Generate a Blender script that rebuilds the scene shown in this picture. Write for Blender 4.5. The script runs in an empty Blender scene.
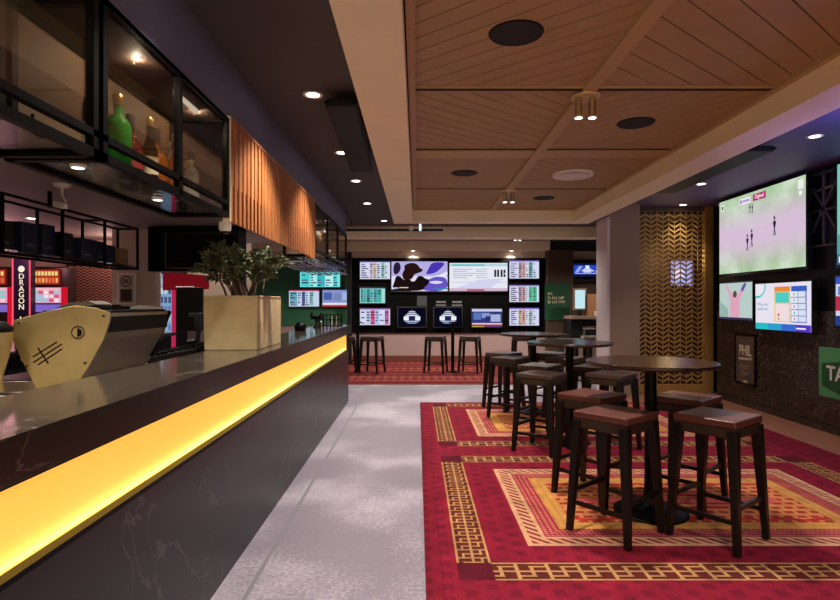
import bpy, bmesh, math, random
from mathutils import Vector, Matrix
random.seed(7)
PI = math.pi
sc = bpy.context.scene
COL = sc.collection
# ---------------------------------------------------------------- camera
F, CX, CY, H = 570.0, 417.0, 303.0, 1.45
cam_d = bpy.data.cameras.new('camera'); cam = bpy.data.objects.new('camera', cam_d); COL.objects.link(cam)
cam_d.sensor_width = 36; cam_d.lens = 36 * F / 840
cam_d.shift_x = (420 - CX) / 840; cam_d.shift_y = (CY - 300) / 840
cam_d.clip_start = .05; cam_d.clip_end = 100
cam.location = (0, 0, H); cam.rotation_euler = (PI / 2, 0, 0)
sc.camera = cam
sc.view_settings.view_transform = 'Standard'; sc.view_settings.look = 'None'
sc.view_settings.gamma = 1; sc.view_settings.use_curve_mapping = False
sc.view_settings.exposure = 0.0
def FX(u, Y): return (u - CX) / F * Y
def FZ(v, Y): return H - (v - CY) / F * Y

# ---------------------------------------------------------------- colour + materials
def lin(c):
    if isinstance(c, str):
        c = tuple(int(c[i:i + 2], 16) for i in (0, 2, 4))
    return tuple((x / 255 / 12.92 if x / 255 <= .04045 else ((x / 255 + .055) / 1.055) ** 2.4) for x in c) + (1,)
MATS = {}
def new_mat(name):
    m = bpy.data.materials.new(name); m.use_nodes = True
    nt = m.node_tree
    return m, nt, nt.nodes['Principled BSDF']
def mat(name, c, rough=.5, metal=0, noise=None, bump=None, spec=None, coat=0, trans=0, ior=None):
    if name in MATS: return MATS[name]
    m, nt, b = new_mat(name)
    col = lin(c)
    b.inputs['Base Color'].default_value = col
    b.inputs['Roughness'].default_value = rough; b.inputs['Metallic'].default_value = metal
    if spec is not None: b.inputs['Specular IOR Level'].default_value = spec
    if coat: b.inputs['Coat Weight'].default_value = coat; b.inputs['Coat Roughness'].default_value = .08
    if trans: b.inputs['Transmission Weight'].default_value = trans
    if ior: b.inputs['IOR'].default_value = ior
    if noise or bump:
        tc = nt.nodes.new('ShaderNodeTexCoord')
    if noise:
        n = nt.nodes.new('ShaderNodeTexNoise'); n.inputs['Scale'].default_value = noise[0]; n.inputs['Detail'].default_value = 5
        nt.links.new(tc.outputs['Object'], n.inputs['Vector'])
        r = nt.nodes.new('ShaderNodeValToRGB')
        a = noise[1]
        r.color_ramp.elements[0].position = .3; r.color_ramp.elements[1].position = .72
        r.color_ramp.elements[0].color = tuple(x * (1 - a) for x in col[:3]) + (1,)
        r.color_ramp.elements[1].color = tuple(min(1, x * (1 + a)) for x in col[:3]) + (1,)
        nt.links.new(n.outputs['Fac'], r.inputs['Fac']); nt.links.new(r.outputs['Color'], b.inputs['Base Color'])
    if bump:
        n2 = nt.nodes.new('ShaderNodeTexNoise'); n2.inputs['Scale'].default_value = bump[0]; n2.inputs['Detail'].default_value = 4
        nt.links.new(tc.outputs['Object'], n2.inputs['Vector'])
        bp = nt.nodes.new('ShaderNodeBump'); bp.inputs['Strength'].default_value = bump[1]; bp.inputs['Distance'].default_value = .01
        nt.links.new(n2.outputs['Fac'], bp.inputs['Height']); nt.links.new(bp.outputs['Normal'], b.inputs['Normal'])
    MATS[name] = m
    return m
def emi(c, s=1.0):
    k = ('e', str(c), s)
    if k in MATS: return MATS[k]
    m = bpy.data.materials.new('glow'); m.use_nodes = True; nt = m.node_tree
    for n in list(nt.nodes): nt.nodes.remove(n)
    o = nt.nodes.new('ShaderNodeOutputMaterial'); e = nt.nodes.new('ShaderNodeEmission')
    e.inputs['Color'].default_value = lin(c); e.inputs['Strength'].default_value = s
    nt.links.new(e.outputs[0], o.inputs[0])
    MATS[k] = m
    return m
def glass_mat(name, tint, refl_rough=.02, strength=1.0):
    """thin pane: tinted see-through plus Fresnel reflection"""
    if name in MATS: return MATS[name]
    m = bpy.data.materials.new(name); m.use_nodes = True; nt = m.node_tree
    for n in list(nt.nodes): nt.nodes.remove(n)
    o = nt.nodes.new('ShaderNodeOutputMaterial'); t = nt.nodes.new('ShaderNodeBsdfTransparent'); g = nt.nodes.new('ShaderNodeBsdfGlossy')
    t.inputs['Color'].default_value = lin(tint); g.inputs['Roughness'].default_value = refl_rough
    fr = nt.nodes.new('ShaderNodeFresnel'); fr.inputs['IOR'].default_value = 1.55
    mm = nt.nodes.new('ShaderNodeMath'); mm.operation = 'MULTIPLY'; mm.inputs[1].default_value = strength; mm.use_clamp = True
    mx = nt.nodes.new('ShaderNodeMixShader')
    nt.links.new(fr.outputs[0], mm.inputs[0]); nt.links.new(mm.outputs[0], mx.inputs[0])
    nt.links.new(t.outputs[0], mx.inputs[1]); nt.links.new(g.outputs[0], mx.inputs[2]); nt.links.new(mx.outputs[0], o.inputs[0])
    MATS[name] = m
    return m

# shader arithmetic on sockets
class E:
    nt = None
    def __init__(s, v): s.v = v
    @staticmethod
    def op(o, *a):
        n = E.nt.nodes.new('ShaderNodeMath'); n.operation = o
        for i, x in enumerate(a):
            if isinstance(x, E): E.nt.links.new(x.v, n.inputs[i])
            else: n.inputs[i].default_value = x
        return E(n.outputs[0])
    def __add__(s, o): return E.op('ADD', s, o)
    def __sub__(s, o): return E.op('SUBTRACT', s, o)
    def __rsub__(s, o): return E.op('SUBTRACT', o, s)
    def __mul__(s, o): return E.op('MULTIPLY', s, o)
    def __truediv__(s, o): return E.op('DIVIDE', s, o)
    def __lt__(s, o): return E.op('LESS_THAN', s, o)
    def __gt__(s, o): return E.op('GREATER_THAN', s, o)
    def __and__(s, o): return E.op('MULTIPLY', s, o)
    def __or__(s, o): return E.op('MAXIMUM', s, o)
    def abs(s): return E.op('ABSOLUTE', s)
    def fr(s): return E.op('FRACT', s)
    def fl(s): return E.op('FLOOR', s)
    def wrap(s, a, b): return E.op('WRAP', s, b, a)
def between(x, a, b): return (x > a) & (x < b)
def cmix(f, a, b):
    n = E.nt.nodes.new('ShaderNodeMix'); n.data_type = 'RGBA'
    E.nt.links.new(f.v, n.inputs[0])
    for i, c in ((6, a), (7, b)):
        if isinstance(c, E): E.nt.links.new(c.v, n.inputs[i])
        else: n.inputs[i].default_value = lin(c) if not isinstance(c, tuple) or len(c) == 3 else c
    return E(n.outputs[2])
def obj_xyz():
    tc = E.nt.nodes.new('ShaderNodeTexCoord'); sp = E.nt.nodes.new('ShaderNodeSeparateXYZ')
    E.nt.links.new(tc.outputs['Object'], sp.inputs[0])
    return E(sp.outputs[0]), E(sp.outputs[1]), E(sp.outputs[2]), tc.outputs['Object']
def noise_e(vec, scale, detail=3):
    n = E.nt.nodes.new('ShaderNodeTexNoise'); n.inputs['Scale'].default_value = scale; n.inputs['Detail'].default_value = detail
    E.nt.links.new(vec, n.inputs['Vector'])
    return E(n.outputs['Fac'])

def carpet_material():
    m, nt, b = new_mat('woven carpet'); E.nt = nt
    x, y, z, vec = obj_xyz()
    yy = y.wrap(-1.39, 1.39)
    dx, dy = x.abs(), yy.abs()
    ns = noise_e(vec, 120, 2); nb = noise_e(vec, 3.5, 3)
    # field
    mot = ((x / .11).fr() < .55) & ((y / .13 + (x / .11).fl() * .5).fr() < .5)
    field = cmix(mot, '7a162c', '651226')
    field = cmix((nb - .42) * 2.2, field, '5d1022')
    # outer bands
    def keyband(along, across, per):
        a = (along / per).fr(); b2 = across
        g = (b2 < .07) | (b2 > .93) | between(b2, .46, .54) | (a < .12)
        g = g | (between(a, .48, .6) & between(b2, .2, .8)) | (between(a, .45, 1.0) & between(b2, .2, .27)) | (between(a, .1, .62) & between(b2, .73, .8))
        return cmix(g, '531f1b', 'a27a50')
    sidek = keyband(y, (dx - 1.48) / .19, .105)
    frontk = keyband(x, (dy - 1.0) / .2, .17)
    insid = between(dx, 1.48, 1.67) & (dy < 1.0)
    infro = between(dy, 1.0, 1.2) & (dx < 1.48)
    corner = between(dy, 1.0, 1.2) & between(dx, 1.48, 1.67)
    c = cmix(insid, field, sidek)
    c = cmix(infro, c, frontk)
    c = cmix(corner, c, '4d0f1e')
    c = cmix(dx > 1.75, c, '6c1226')
    c = cmix((dx > 1.75) & (mot > .5), c, '58101f')
    # medallion
    e = E.op('MINIMUM', 1.23 - dx, .78 - dy)
    along = E.op('ADD', x, y)
    kb = between((along / .075).fr(), .25, .7) & between((e / .13).fr(), .25, .8)
    c1 = cmix(kb, 'b98d6c', '74202e')
    fine = ((along / .03).fr() < .4) & ((e / .035).fr() < .6)
    c2 = cmix(fine, '8c1c38', 'bd8663')
    c3 = cmix(((e / .05).fr() < .35) & ((along / .04).fr() < .5), 'b98748', 'a06a38')
    # centre: stepped orange and red bars
    rows = (y / .085).fr()
    step = (y / .085).fl()
    bars = (rows < .5) & ((x / .09 + step * .37).fr() < .68)
    c4 = cmix(bars, 'b87848', '923029')
    big = between((x.abs() * .55 + dy * 1.0), .16, .30)
    c4 = cmix(big & (rows < .62), c4, '981d34')
    mid = (dy < .05) & (dx < .75) & ((x / .022).fr() < .55)
    c4 = cmix((dy < .06) & (dx < .75), c4, 'a81838'); c4 = cmix(mid, c4, 'd8806a')
    wig = ((x / .28).fr() - .5).abs() * .06
    c4 = cmix(between(dy + wig, .36, .40), c4, 'a32a2a')
    inn = cmix(e > .13, c1, c2); inn = cmix(e > .25, inn, c3); inn = cmix(e > .36, inn, c4)
    c = cmix(e > 0.0, c, inn)
    n8 = noise_e(vec, 7, 4)
    dk = E.op('MULTIPLY_ADD', ns, .8, .6) * E.op('MULTIPLY_ADD', n8, 1.1, .36)
    hs = nt.nodes.new('ShaderNodeMix'); hs.data_type = 'RGBA'; hs.blend_type = 'MULTIPLY'; hs.inputs[0].default_value = 1
    nt.links.new(c.v, hs.inputs[6]); nt.links.new(dk.v, hs.inputs[7])
    nt.links.new(hs.outputs[2], b.inputs['Base Color'])
    b.inputs['Roughness'].default_value = .95; b.inputs['Specular IOR Level'].default_value = .1
    bp = nt.nodes.new('ShaderNodeBump'); bp.inputs['Strength'].default_value = .35; bp.inputs['Distance'].default_value = .004
    nt.links.new(ns.v, bp.inputs['Height']); nt.links.new(bp.outputs['Normal'], b.inputs['Normal'])
    return m
def stripe_carpet():
    m, nt, b = new_mat('striped carpet'); E.nt = nt
    x, y, z, vec = obj_xyz()
    ns = noise_e(vec, 60, 2)
    s = ((x / .16 + (y / .7).fl() * .5).fr() < .5)
    c = cmix(s & ((y / 1.4).fr() < .5), '5e1420', '75352a')
    c = cmix(((y / .5).fr() < .16), c, '83563a')
    c = cmix((ns - .4) * 1.2, c, '430e18')
    nt.links.new(c.v, b.inputs['Base Color']); b.inputs['Roughness'].default_value = .95; b.inputs['Specular IOR Level'].default_value = .1
    return m
def tile_material():
    m, nt, b = new_mat('pale stone tile'); E.nt = nt
    x, y, z, vec = obj_xyz()
    n1 = noise_e(vec, .9, 6); n2 = noise_e(vec, 45, 3)
    c = cmix(((n1 - .46) * 6 + (n2 - .5) * 2.6), '736c7b', '9d96a4')
    seam = (((x + .3) / .6).fr() < .006) | ((y / .6 + ((x + .3) / .6).fl() * .5).fr() < .006)
    c = cmix(seam, c, '77727a')
    strip = between(x, -.86, -.835)
    c = cmix(strip, c, '6f6b75')
    nt.links.new(c.v, b.inputs['Base Color'])
    r = E.op('MULTIPLY_ADD', n2, .3, .32)
    nt.links.new(r.v, b.inputs['Roughness'])
    return m
def marble_material(name, base, vein, rough, vs=2.2, amount=.5):
    m, nt, b = new_mat(name); E.nt = nt
    tc = nt.nodes.new('ShaderNodeTexCoord')
    n = nt.nodes.new('ShaderNodeTexNoise'); n.inputs['Scale'].default_value = vs; n.inputs['Detail'].default_value = 7; n.inputs['Distortion'].default_value = 1.2
    nt.links.new(tc.outputs['Object'], n.inputs['Vector'])
    f = (E(n.outputs['Fac']) - .5).abs()
    n3 = noise_e(tc.outputs['Object'], vs * .6, 2)
    v = (f < .008) & (n3 > .5)
    sp = noise_e(tc.outputs['Object'], 25, 4)
    c = cmix((sp - .45) * 1.5, base, tuple(min(255, int(k * 1.45)) for k in tuple(int(base[i:i+2], 16) for i in (0, 2, 4))))
    c = cmix(v * amount, c, vein)
    nt.links.new(c.v, b.inputs['Base Color']); b.inputs['Roughness'].default_value = rough
    return m
def granite_material():
    m, nt, b = new_mat('speckled granite'); E.nt = nt
    tc = nt.nodes.new('ShaderNodeTexCoord')
    vo = nt.nodes.new('ShaderNodeTexVoronoi'); vo.inputs['Scale'].default_value = 17
    nt.links.new(tc.outputs['Object'], vo.inputs['Vector'])
    n = noise_e(tc.outputs['Object'], 2.2, 5)
    f = (E(vo.outputs['Distance']) < .26) & (n > .5)
    n2 = noise_e(tc.outputs['Object'], 38, 5)
    c = cmix(f * .35, '2e2621', '8a7867'); c = cmix((n2 - .5) * 5 * (n - .1), c, '6b5b4e')
    nt.links.new(c.v, b.inputs['Base Color']); b.inputs['Roughness'].default_value = .22
    return m
def wood_material(name, a, c2, scale=(1, 1, .06), rough=.4):
    m, nt, b = new_mat(name); E.nt = nt
    tc = nt.nodes.new('ShaderNodeTexCoord'); mp = nt.nodes.new('ShaderNodeMapping'); mp.inputs['Scale'].default_value = scale
    nt.links.new(tc.outputs['Object'], mp.inputs['Vector'])
    n = noise_e(mp.outputs[0], 30, 5)
    c = cmix((n - .35) * 2.5, a, c2)
    nt.links.new(c.v, b.inputs['Base Color']); b.inputs['Roughness'].default_value = rough
    return m

M = dict(
    tile=tile_material(), carpet=carpet_material(), stripes=stripe_carpet(),
    barfront=marble_material('bar front marble', '110e10', '8d8480', .36, 2.2, .2),
    bartop=marble_material('bar top marble', '3a332d', '8f8072', .12, 2.6, .6),
    barnose=marble_material('bar nosing marble', '17130f', '6a5a50', .28, 2.6, .4),
    granite=granite_material(),
    slat=wood_material('slat timber', '96582f', 'bd7c4c', (1, 1, .05), .45),
    brownfloor=wood_material('brown boards', '7d4e3a', '936149', (1, .05, 1), .5),
    tabletop=wood_material('dark table veneer', '291912', '3a271a', (1, .1, 1), .22),
    ceil_board=mat('ceiling board paint', 'a78b64', .6, noise=(3, .08)),
    groove=mat('groove', '2d1c14', .8),
    rib=mat('ceiling rib', 'b2976a', .5),
    cream=mat('cream beam paint', 'f3e6c2', .55, noise=(2, .04)),
    darkceil=mat('dark ceiling paint', '484343', .7, noise=(2, .06)),
    bulkhead=mat('purple grey paint', '636078', .6),
    purpleceil=mat('violet ceiling paint', '574a78', .6),
    black=mat('black metal', '050505', .45, spec=.12),
    matteblack=mat('matte black', '0b0b0c', .6, spec=.3),
    blackgloss=mat('black gloss', '0a0a0b', .12),
    brass=mat('brushed brass', 'd2bd84', .42, metal=.5, noise=(5, .14)),
    steel=mat('brushed steel', 'a89c90', .42, metal=.5, noise=(4, .15)),
    chrome=mat('chrome', 'd0d0d4', .12, metal=1),
    leather=mat('brown leather', '59312c', .32, bump=(60, .15), noise=(8, .12)),
    leatherdark=mat('dark brown leather', '41302a', .4, bump=(60, .15), noise=(8, .12)),
    apron=mat('stool apron', '2c2118', .4),
    stoolleg=mat('stool leg steel', '15110f', .38, metal=.4),
    stone=mat('cast stone planter', 'cdb98c', .75, noise=(9, .1), bump=(40, .2)),
    soil=mat('soil', '2a1e15', .95, noise=(40, .4)),
    stem=mat('bark', '4b3b2a', .85, noise=(20, .3)),
    leaf=mat('olive leaf', '4a5436', .45, noise=(6, .4)),
    leaf2=mat('pale leaf', '767b5c', .5, noise=(6, .3)),
    walltan=mat('taupe wall', '85705f', .7, noise=(1.5, .05)),
    wallpale=mat('pale wall', 'c9b8a8', .7),
    wallpink=mat('pinkish wall', 'd0b6a6', .7),
    skirting=mat('brown skirting', '6b3a2c', .5),
    brownwall=mat('brown wall', '4a372c', .7),
    greenwall=mat('green wall', '2f6b4c', .7),
    gold=mat('gold lattice', 'b58d4c', .5, metal=.35),
    column=mat('column plaster', '8d7768', .7, noise=(2, .05)),
    columnlit=mat('column lit face', 'c9bcc0', .6),  # column face lit by the screens, that light put into its colour
    glass=glass_mat('cabinet glass', 'eae6e0', .02, .34),
    shelfglass=glass_mat('glass shelf', 'cfd4d4', .05, .5),
    white=mat('white plastic', 'e2ddd6', .5),
    cloth=mat('white cloth', 'd8d2c8', .9),
    darkwall=mat('near black wall', '15131a', .4),
    greensign=mat('green sign', '1e6a3c', .5),
    redpanel=mat('red panel', '8a1420', .4),
)
# ---------------------------------------------------------------- mesh builder
class MB:
    def __init__(s): s.v = []; s.f = []; s.m = []; s.mats = []; s.smooth = []
    def mi(s, m):
        if m not in s.mats: s.mats.append(m)
        return s.mats.index(m)
    def add(s, vs, fs, m, smooth=False):
        b = len(s.v); s.v += [tuple(p) for p in vs]
        k = s.mi(m)
        for f in fs: s.f.append(tuple(b + i for i in f)); s.m.append(k); s.smooth.append(smooth)
        return s
    def hexa(s, p, m):   # 8 points: bottom 4 ccw, top 4 ccw
        return s.add(p, [(3, 2, 1, 0), (4, 5, 6, 7), (0, 1, 5, 4), (1, 2, 6, 5), (2, 3, 7, 6), (3, 0, 4, 7)], m)
    def box(s, x0, x1, y0, y1, z0, z1, m):
        return s.hexa([(x0, y0, z0), (x1, y0, z0), (x1, y1, z0), (x0, y1, z0), (x0, y0, z1), (x1, y0, z1), (x1, y1, z1), (x0, y1, z1)], m)
    def quad(s, a, b, c, d, m): return s.add([a, b, c, d], [(0, 1, 2, 3)], m)
    def prism(s, poly, axis, d0, d1, m):
        """poly in the two remaining axes, extruded along axis from d0 to d1"""
        def pt(p, d):
            return {'x': (d, p[0], p[1]), 'y': (p[0], d, p[1]), 'z': (p[0], p[1], d)}[axis]
        n = len(poly)
        vs = [pt(p, d0) for p in poly] + [pt(p, d1) for p in poly]
        fs = [tuple(range(n - 1, -1, -1)), tuple(range(n, 2 * n))] + [(i, (i + 1) % n, n + (i + 1) % n, n + i) for i in range(n)]
        return s.add(vs, fs, m)
    def bar(s, p, q, w, h, m, w2=None, h2=None, up=(0, 0, 1)):
        p, q = Vector(p), Vector(q); d = (q - p).normalized(); u = Vector(up)
        if abs(d.dot(u)) > .95: u = Vector((0, 1, 0))
        r = d.cross(u).normalized(); t = r.cross(d).normalized()
        w2 = w if w2 is None else w2; h2 = h if h2 is None else h2
        a = [p + r * sx * w / 2 + t * sz * h / 2 for sx, sz in ((-1, -1), (1, -1), (1, 1), (-1, 1))]
        b = [q + r * sx * w2 / 2 + t * sz * h2 / 2 for sx, sz in ((-1, -1), (1, -1), (1, 1), (-1, 1))]
        return s.hexa(a + b, m)
    def tube(s, pts, r, m, n=10, cap=True):
        pts = [Vector(p) for p in pts]; rs = r if isinstance(r, (list, tuple)) else [r] * len(pts)
        vs = []; fs = []
        for i, p in enumerate(pts):
            d = (pts[min(i + 1, len(pts) - 1)] - pts[max(i - 1, 0)]).normalized()
            u = Vector((0, 0, 1)) if abs(d.z) < .9 else Vector((0, 1, 0))
            a = d.cross(u).normalized(); c = a.cross(d).normalized()
            for k in range(n):
                t = 2 * PI * k / n; vs.append(p + (a * math.cos(t) + c * math.sin(t)) * rs[i])
        for i in range(len(pts) - 1):
            for k in range(n):
                fs.append((i * n + k, i * n + (k + 1) % n, (i + 1) * n + (k + 1) % n, (i + 1) * n + k))
        s.add(vs, fs, m, True)
        if cap:
            e = (len(pts) - 1) * n
            s.add(vs[:n], [tuple(range(n))], m); s.add(vs[e:e + n], [tuple(range(n - 1, -1, -1))], m)
        return s
    def lathe(s, prof, c, m, n=28, smooth=True):
        """prof: list of (r, z) from bottom to top about vertical axis through c"""
        vs = []; fs = []
        for r, z in prof:
            for k in range(n):
                t = 2 * PI * k / n; vs.append((c[0] + r * math.cos(t), c[1] + r * math.sin(t), c[2] + z))
        for i in range(len(prof) - 1):
            for k in range(n):
                fs.append((i * n + k, i * n + (k + 1) % n, (i + 1) * n + (k + 1) % n, (i + 1) * n + k))
        s.add(vs, fs, m, smooth)
        if prof[0][0] > 1e-5: s.add(vs[:n], [tuple(range(n - 1, -1, -1))], m)
        if prof[-1][0] > 1e-5: s.add(vs[-n:], [tuple(range(n))], m)
        return s
    def text(s, body, o, right, up, size, m, depth=.003, align='CENTER', shear=0, sx=1):
        vs, fs = text_mesh(body, align, shear)
        right, up, o = Vector(right).normalized(), Vector(up).normalized(), Vector(o); nrm = right.cross(up)
        s.add([o + right * (x * size * sx) + up * (y * size) + nrm * (z * depth) for x, y, z in vs], fs, m)
        return s
    def build(s, name, parent=None, loc=(0, 0, 0), bev=0, seg=2, sharp=True):
        me = bpy.data.meshes.new(name)
        me.from_pydata(s.v, [], s.f); me.update()
        for m in s.mats: me.materials.append(m)
        me.polygons.foreach_set('material_index', s.m); me.polygons.foreach_set('use_smooth', s.smooth)
        bm = bmesh.new(); bm.from_mesh(me)
        if bev: bmesh.ops.remove_doubles(bm, verts=bm.verts, dist=1e-5)
        bmesh.ops.recalc_face_normals(bm, faces=bm.faces)
        bm.to_mesh(me); bm.free()
        o = bpy.data.objects.new(name, me); COL.objects.link(o); o.location = loc
        if parent: o.parent = parent
        if bev:
            b = o.modifiers.new('edge', 'BEVEL'); b.width = bev; b.segments = seg; b.limit_method = 'ANGLE'; b.angle_limit = math.radians(40)
        return o
_tc = {}
def text_mesh(body, align, shear):
    k = (body, align, shear)
    if k not in _tc:
        c = bpy.data.curves.new('lettering', 'FONT'); c.body = body; c.align_x = align; c.size = 1; c.extrude = .5; c.shear = shear; c.resolution_u = 3; c.offset = .022 if body in ('TAB', 'PHIL', 'Digicel') else 0
        o = bpy.data.objects.new('lettering', c); COL.objects.link(o)
        bpy.context.view_layer.update()
        me = bpy.data.meshes.new_from_object(o.evaluated_get(bpy.context.evaluated_depsgraph_get()))
        _tc[k] = ([tuple(v.co) for v in me.vertices], [tuple(p.vertices) for p in me.polygons])
        bpy.data.objects.remove(o); bpy.data.curves.remove(c); bpy.data.meshes.remove(me)
    return _tc[k]
def tag(o, label, cat, group=None, kind=None):
    o['label'] = label; o['category'] = cat
    if group: o['group'] = group
    if kind: o['kind'] = kind
    return o
def thing(name, label, cat, loc=(0, 0, 0), rotz=0, group=None):
    o = bpy.data.objects.new(name, None); COL.objects.link(o); o.location = loc; o.rotation_euler = (0, 0, rotz)
    o.empty_display_size = .1
    return tag(o, label, cat, group)
def dup(root, loc, rotz=0, label=None, group=None):
    r = root.copy(); COL.objects.link(r); r.location = loc; r.rotation_euler = (0, 0, rotz)
    if label: r['label'] = label
    if group: r['group'] = group
    for ch in root.children:
        c = ch.copy(); COL.objects.link(c); c.parent = r
        for g in ch.children:
            d = g.copy(); COL.objects.link(d); d.parent = c
    return r
def struct(name, mb, **k):
    o = mb.build(name, **k); o['kind'] = 'structure'; return o
KS = 3.1
def spot(name, loc, power, col=(1, .9, .78), angle=110, blend=.7, size=.04, target=None):
    d = bpy.data.lights.new(name, 'SPOT'); d.energy = power * KS; d.color = col; d.spot_size = math.radians(angle); d.spot_blend = blend; d.shadow_soft_size = size
    o = bpy.data.objects.new(name, d); COL.objects.link(o); o.location = loc
    if target: o.rotation_euler = (Vector(target) - Vector(loc)).to_track_quat('-Z', 'Y').to_euler()
    return o
def point(name, loc, power, col=(1, .8, .6), size=.1):
    d = bpy.data.lights.new(name, 'POINT'); d.energy = power; d.color = col; d.shadow_soft_size = size
    o = bpy.data.objects.new(name, d); COL.objects.link(o); o.location = loc
    return o

# ================================================================ SETTING
FILL_GLOW = 2.2  # strength of the added glow behind the viewpoint
YB, YF = -3.2, 14.0           # room behind the camera / screen wall
XL, XR = -7.0, 4.62
ZC = 2.99
b = MB(); b.box(XL, 7.0, YB, 17, -.1, 0, M['tile']); struct('floor', b)
b = MB(); b.box(4.0, XR, YB, 8.27, .001, .006, M['brownfloor']); b.box(2.6, XR, 8.27, 9.3, .001, .006, M['brownfloor']); struct('floor_border', b)
# carpets
b = MB(); b.box(.045 - 1.89, 4.0 - 1.89, -1.5 - 4.16, 8.27 - 4.16, 0, .010, M['carpet'])
tag(b.build('patterned_carpet', loc=(1.89, 4.16, 0)), 'crimson and gold medallion carpet under the front tables', 'carpet')
b = MB(); b.box(-2.6, 2.55, -1.95, 1.9, 0, .008, M['stripes'])
tag(b.build('striped_carpet', loc=(0, 12.06, 0)), 'red striped carpet in front of the wall of betting screens', 'carpet')

# coffered ceiling with diagonal boards
def clip(poly, a, bb, c):     # keep a*x+b*y<=c
    out = []
    for i in range(len(poly)):
        p, q = poly[i], poly[(i + 1) % len(poly)]
        dp, dq = a * p[0] + bb * p[1] - c, a * q[0] + bb * q[1] - c
        if dp <= 0: out.append(p)
        if (dp < 0 < dq) or (dq < 0 < dp):
            t = dp / (dp - dq); out.append((p[0] + (q[0] - p[0]) * t, p[1] + (q[1] - p[1]) * t))
    return out
CXL, CXR, CXM = -.06, 2.58, 1.235
rows = [(-3.0, -1.05, -1), (-.75, .6, 1), (.6, 2.3, -1), (2.3, 4.08, 1), (4.08, 5.70, -1), (6.01, 7.63, 1), (7.63, 9.3, -1)]
rows = [(-3.15, -.95, 1), (-.95, .75, -1), (.75, 2.4, -1), (2.4, 4.08, 1), (4.08, 5.70, -1), (6.01, 7.63, 1), (7.63, 9.3, -1)]
b = MB()
b.box(CXL - .2, CXR + .2, YB, 9.5, ZC + .014, ZC + .08, M['groove'])
for y0, y1, sgn in rows:
    for x0, x1, s2 in ((CXL, CXM, -1), (CXM, CXR, 1)):
        d = sgn * s2                                    # direction (1.216*d, 1)
        nx, ny = 1 / 1.574, -1.216 * d / 1.574          # unit normal of the boards
        rect = [(x0, y0), (x1, y0), (x1, y1), (x0, y1)]
        cs = [nx * p[0] + ny * p[1] for p in rect]
        w = .17 if y0 == 2.4 and x0 > 1 else .135
        k = math.floor(min(cs) / w)
        while k * w < max(cs):
            pl = clip(clip(rect, nx, ny, (k + 1) * w - .009), -nx, -ny, -(k * w))
            if len(pl) > 2: b.prism(pl, 'z', ZC, ZC + .012, M['ceil_board'])
            k += 1
struct('ceiling', b)
b = MB()
for y in (-.95, .75, 2.4, 4.08, 7.63):
    b.box(CXL, CXR, y - .018, y + .018, ZC - .016, ZC + .012, M['groove'])
    b.box(CXL, CXR, y - .035, y - .018, ZC - .012, ZC + .012, M['rib']); b.box(CXL, CXR, y + .018, y + .035, ZC - .012, ZC + .012, M['rib'])
b.box(CXL, CXR, 5.72, 5.99, ZC - .02, ZC + .012, M['rib'])
b.box(CXL, CXR, 5.69, 5.72, ZC - .006, ZC + .012, M['groove']); b.box(CXL, CXR, 5.99, 6.02, ZC - .006, ZC + .012, M['groove'])
b.box(CXM - .05, CXM + .05, YB, 9.3, ZC - .026, ZC + .012, M['rib'])
for x in (CXL, CXR - .05): b.box(x, x + .05, YB, 9.3, ZC - .03, ZC + .01, M['rib'])
b.box(CXL, CXR, 9.25, 9.3, ZC - .03, ZC + .01, M['rib'])
struct('trim_1', b)
b = MB(); ZB = 2.79
b.box(-.39, -.07, YB, 9.65, ZB, 3.1, M['cream'])
struct('ceiling_beam_west', b)
b = MB(); b.box(CXR, 2.9, YB, 9.65, ZB, 3.1, M['cream']); struct('ceiling_beam_east', b)
b = MB(); b.box(-.07, CXR, 9.3, 9.65, ZB, 3.1, M['cream']); struct('ceiling_beam_north', b)
b = MB(); b.box(-1.6, 6, 11.2, 11.6, 2.74, 3.1, M['cream']); struct('ceiling_beam_far', b)
b = MB(); b.box(-1.12, -.39, YB, 9.65, 2.9, 3.1, M['darkceil']); b.box(-7, 7, 9.65, 17, 2.95, 3.1, M['darkceil']); struct('ceiling_dark', b)
b = MB(); b.box(2.9, 7, YB, 9.65, 3.0, 3.1, M['purpleceil']); struct('ceiling_violet', b)
b = MB(); b.box(-7, -1.45, YB, 9.65, 2.46, 2.56, mat('grey soffit paint', '8d817a', .7)); struct('ceiling_bar', b)
b = MB(); b.box(-1.45, -1.12, YB, 8.96, 2.54, 3.1, M['bulkhead']); struct('wall_bulkhead', b)
# walls
b = MB(); b.box(-7.1, 7.1, 14.0, 14.1, 0, 1.6, mat('rosy wall', 'a88f8c', .7)); b.box(-7.1, 7.1, 14.0, 14.1, 1.6, 2.72, M['wallpale']); struct('wall_north', b)
b = MB(); b.box(-4.6, 3.2, 13.7, 14.0, 2.72, 2.95, M['cream']); struct('wall_north_bulkhead', b)
b = MB(); b.box(-7.1, 3.14, 13.96, 14.0, 0, .16, M['skirting']); struct('baseboard_north', b)
b = MB(); b.box(FX(240, 13.98), FX(352, 13.98), 13.97, 14.0, .9, 2.62, M['greenwall']); struct('wall_green', b)
b = MB(); b.box(XL - .1, XL, YB, 17, 0, 3.1, M['wallpink']); struct('wall_west', b)
b = MB(); b.box(-7.1, 7.1, YB - .3, YB - .2, 0, 3.1, M['wallpale'])
for x0, x1 in ((-7.1, -3.6), (-3.6, 4.4), (4.4, 7.1)):
    if x0 == -3.6: b.box(x0, x1, YB - .2, YB, 0, .35, M['wallpale']); b.box(x0, x1, YB - .2, YB, 2.65, 3.1, M['wallpale'])
    else: b.box(x0, x1, YB - .2, YB, 0, 3.1, M['wallpale'])
struct('wall_south', b)
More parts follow.
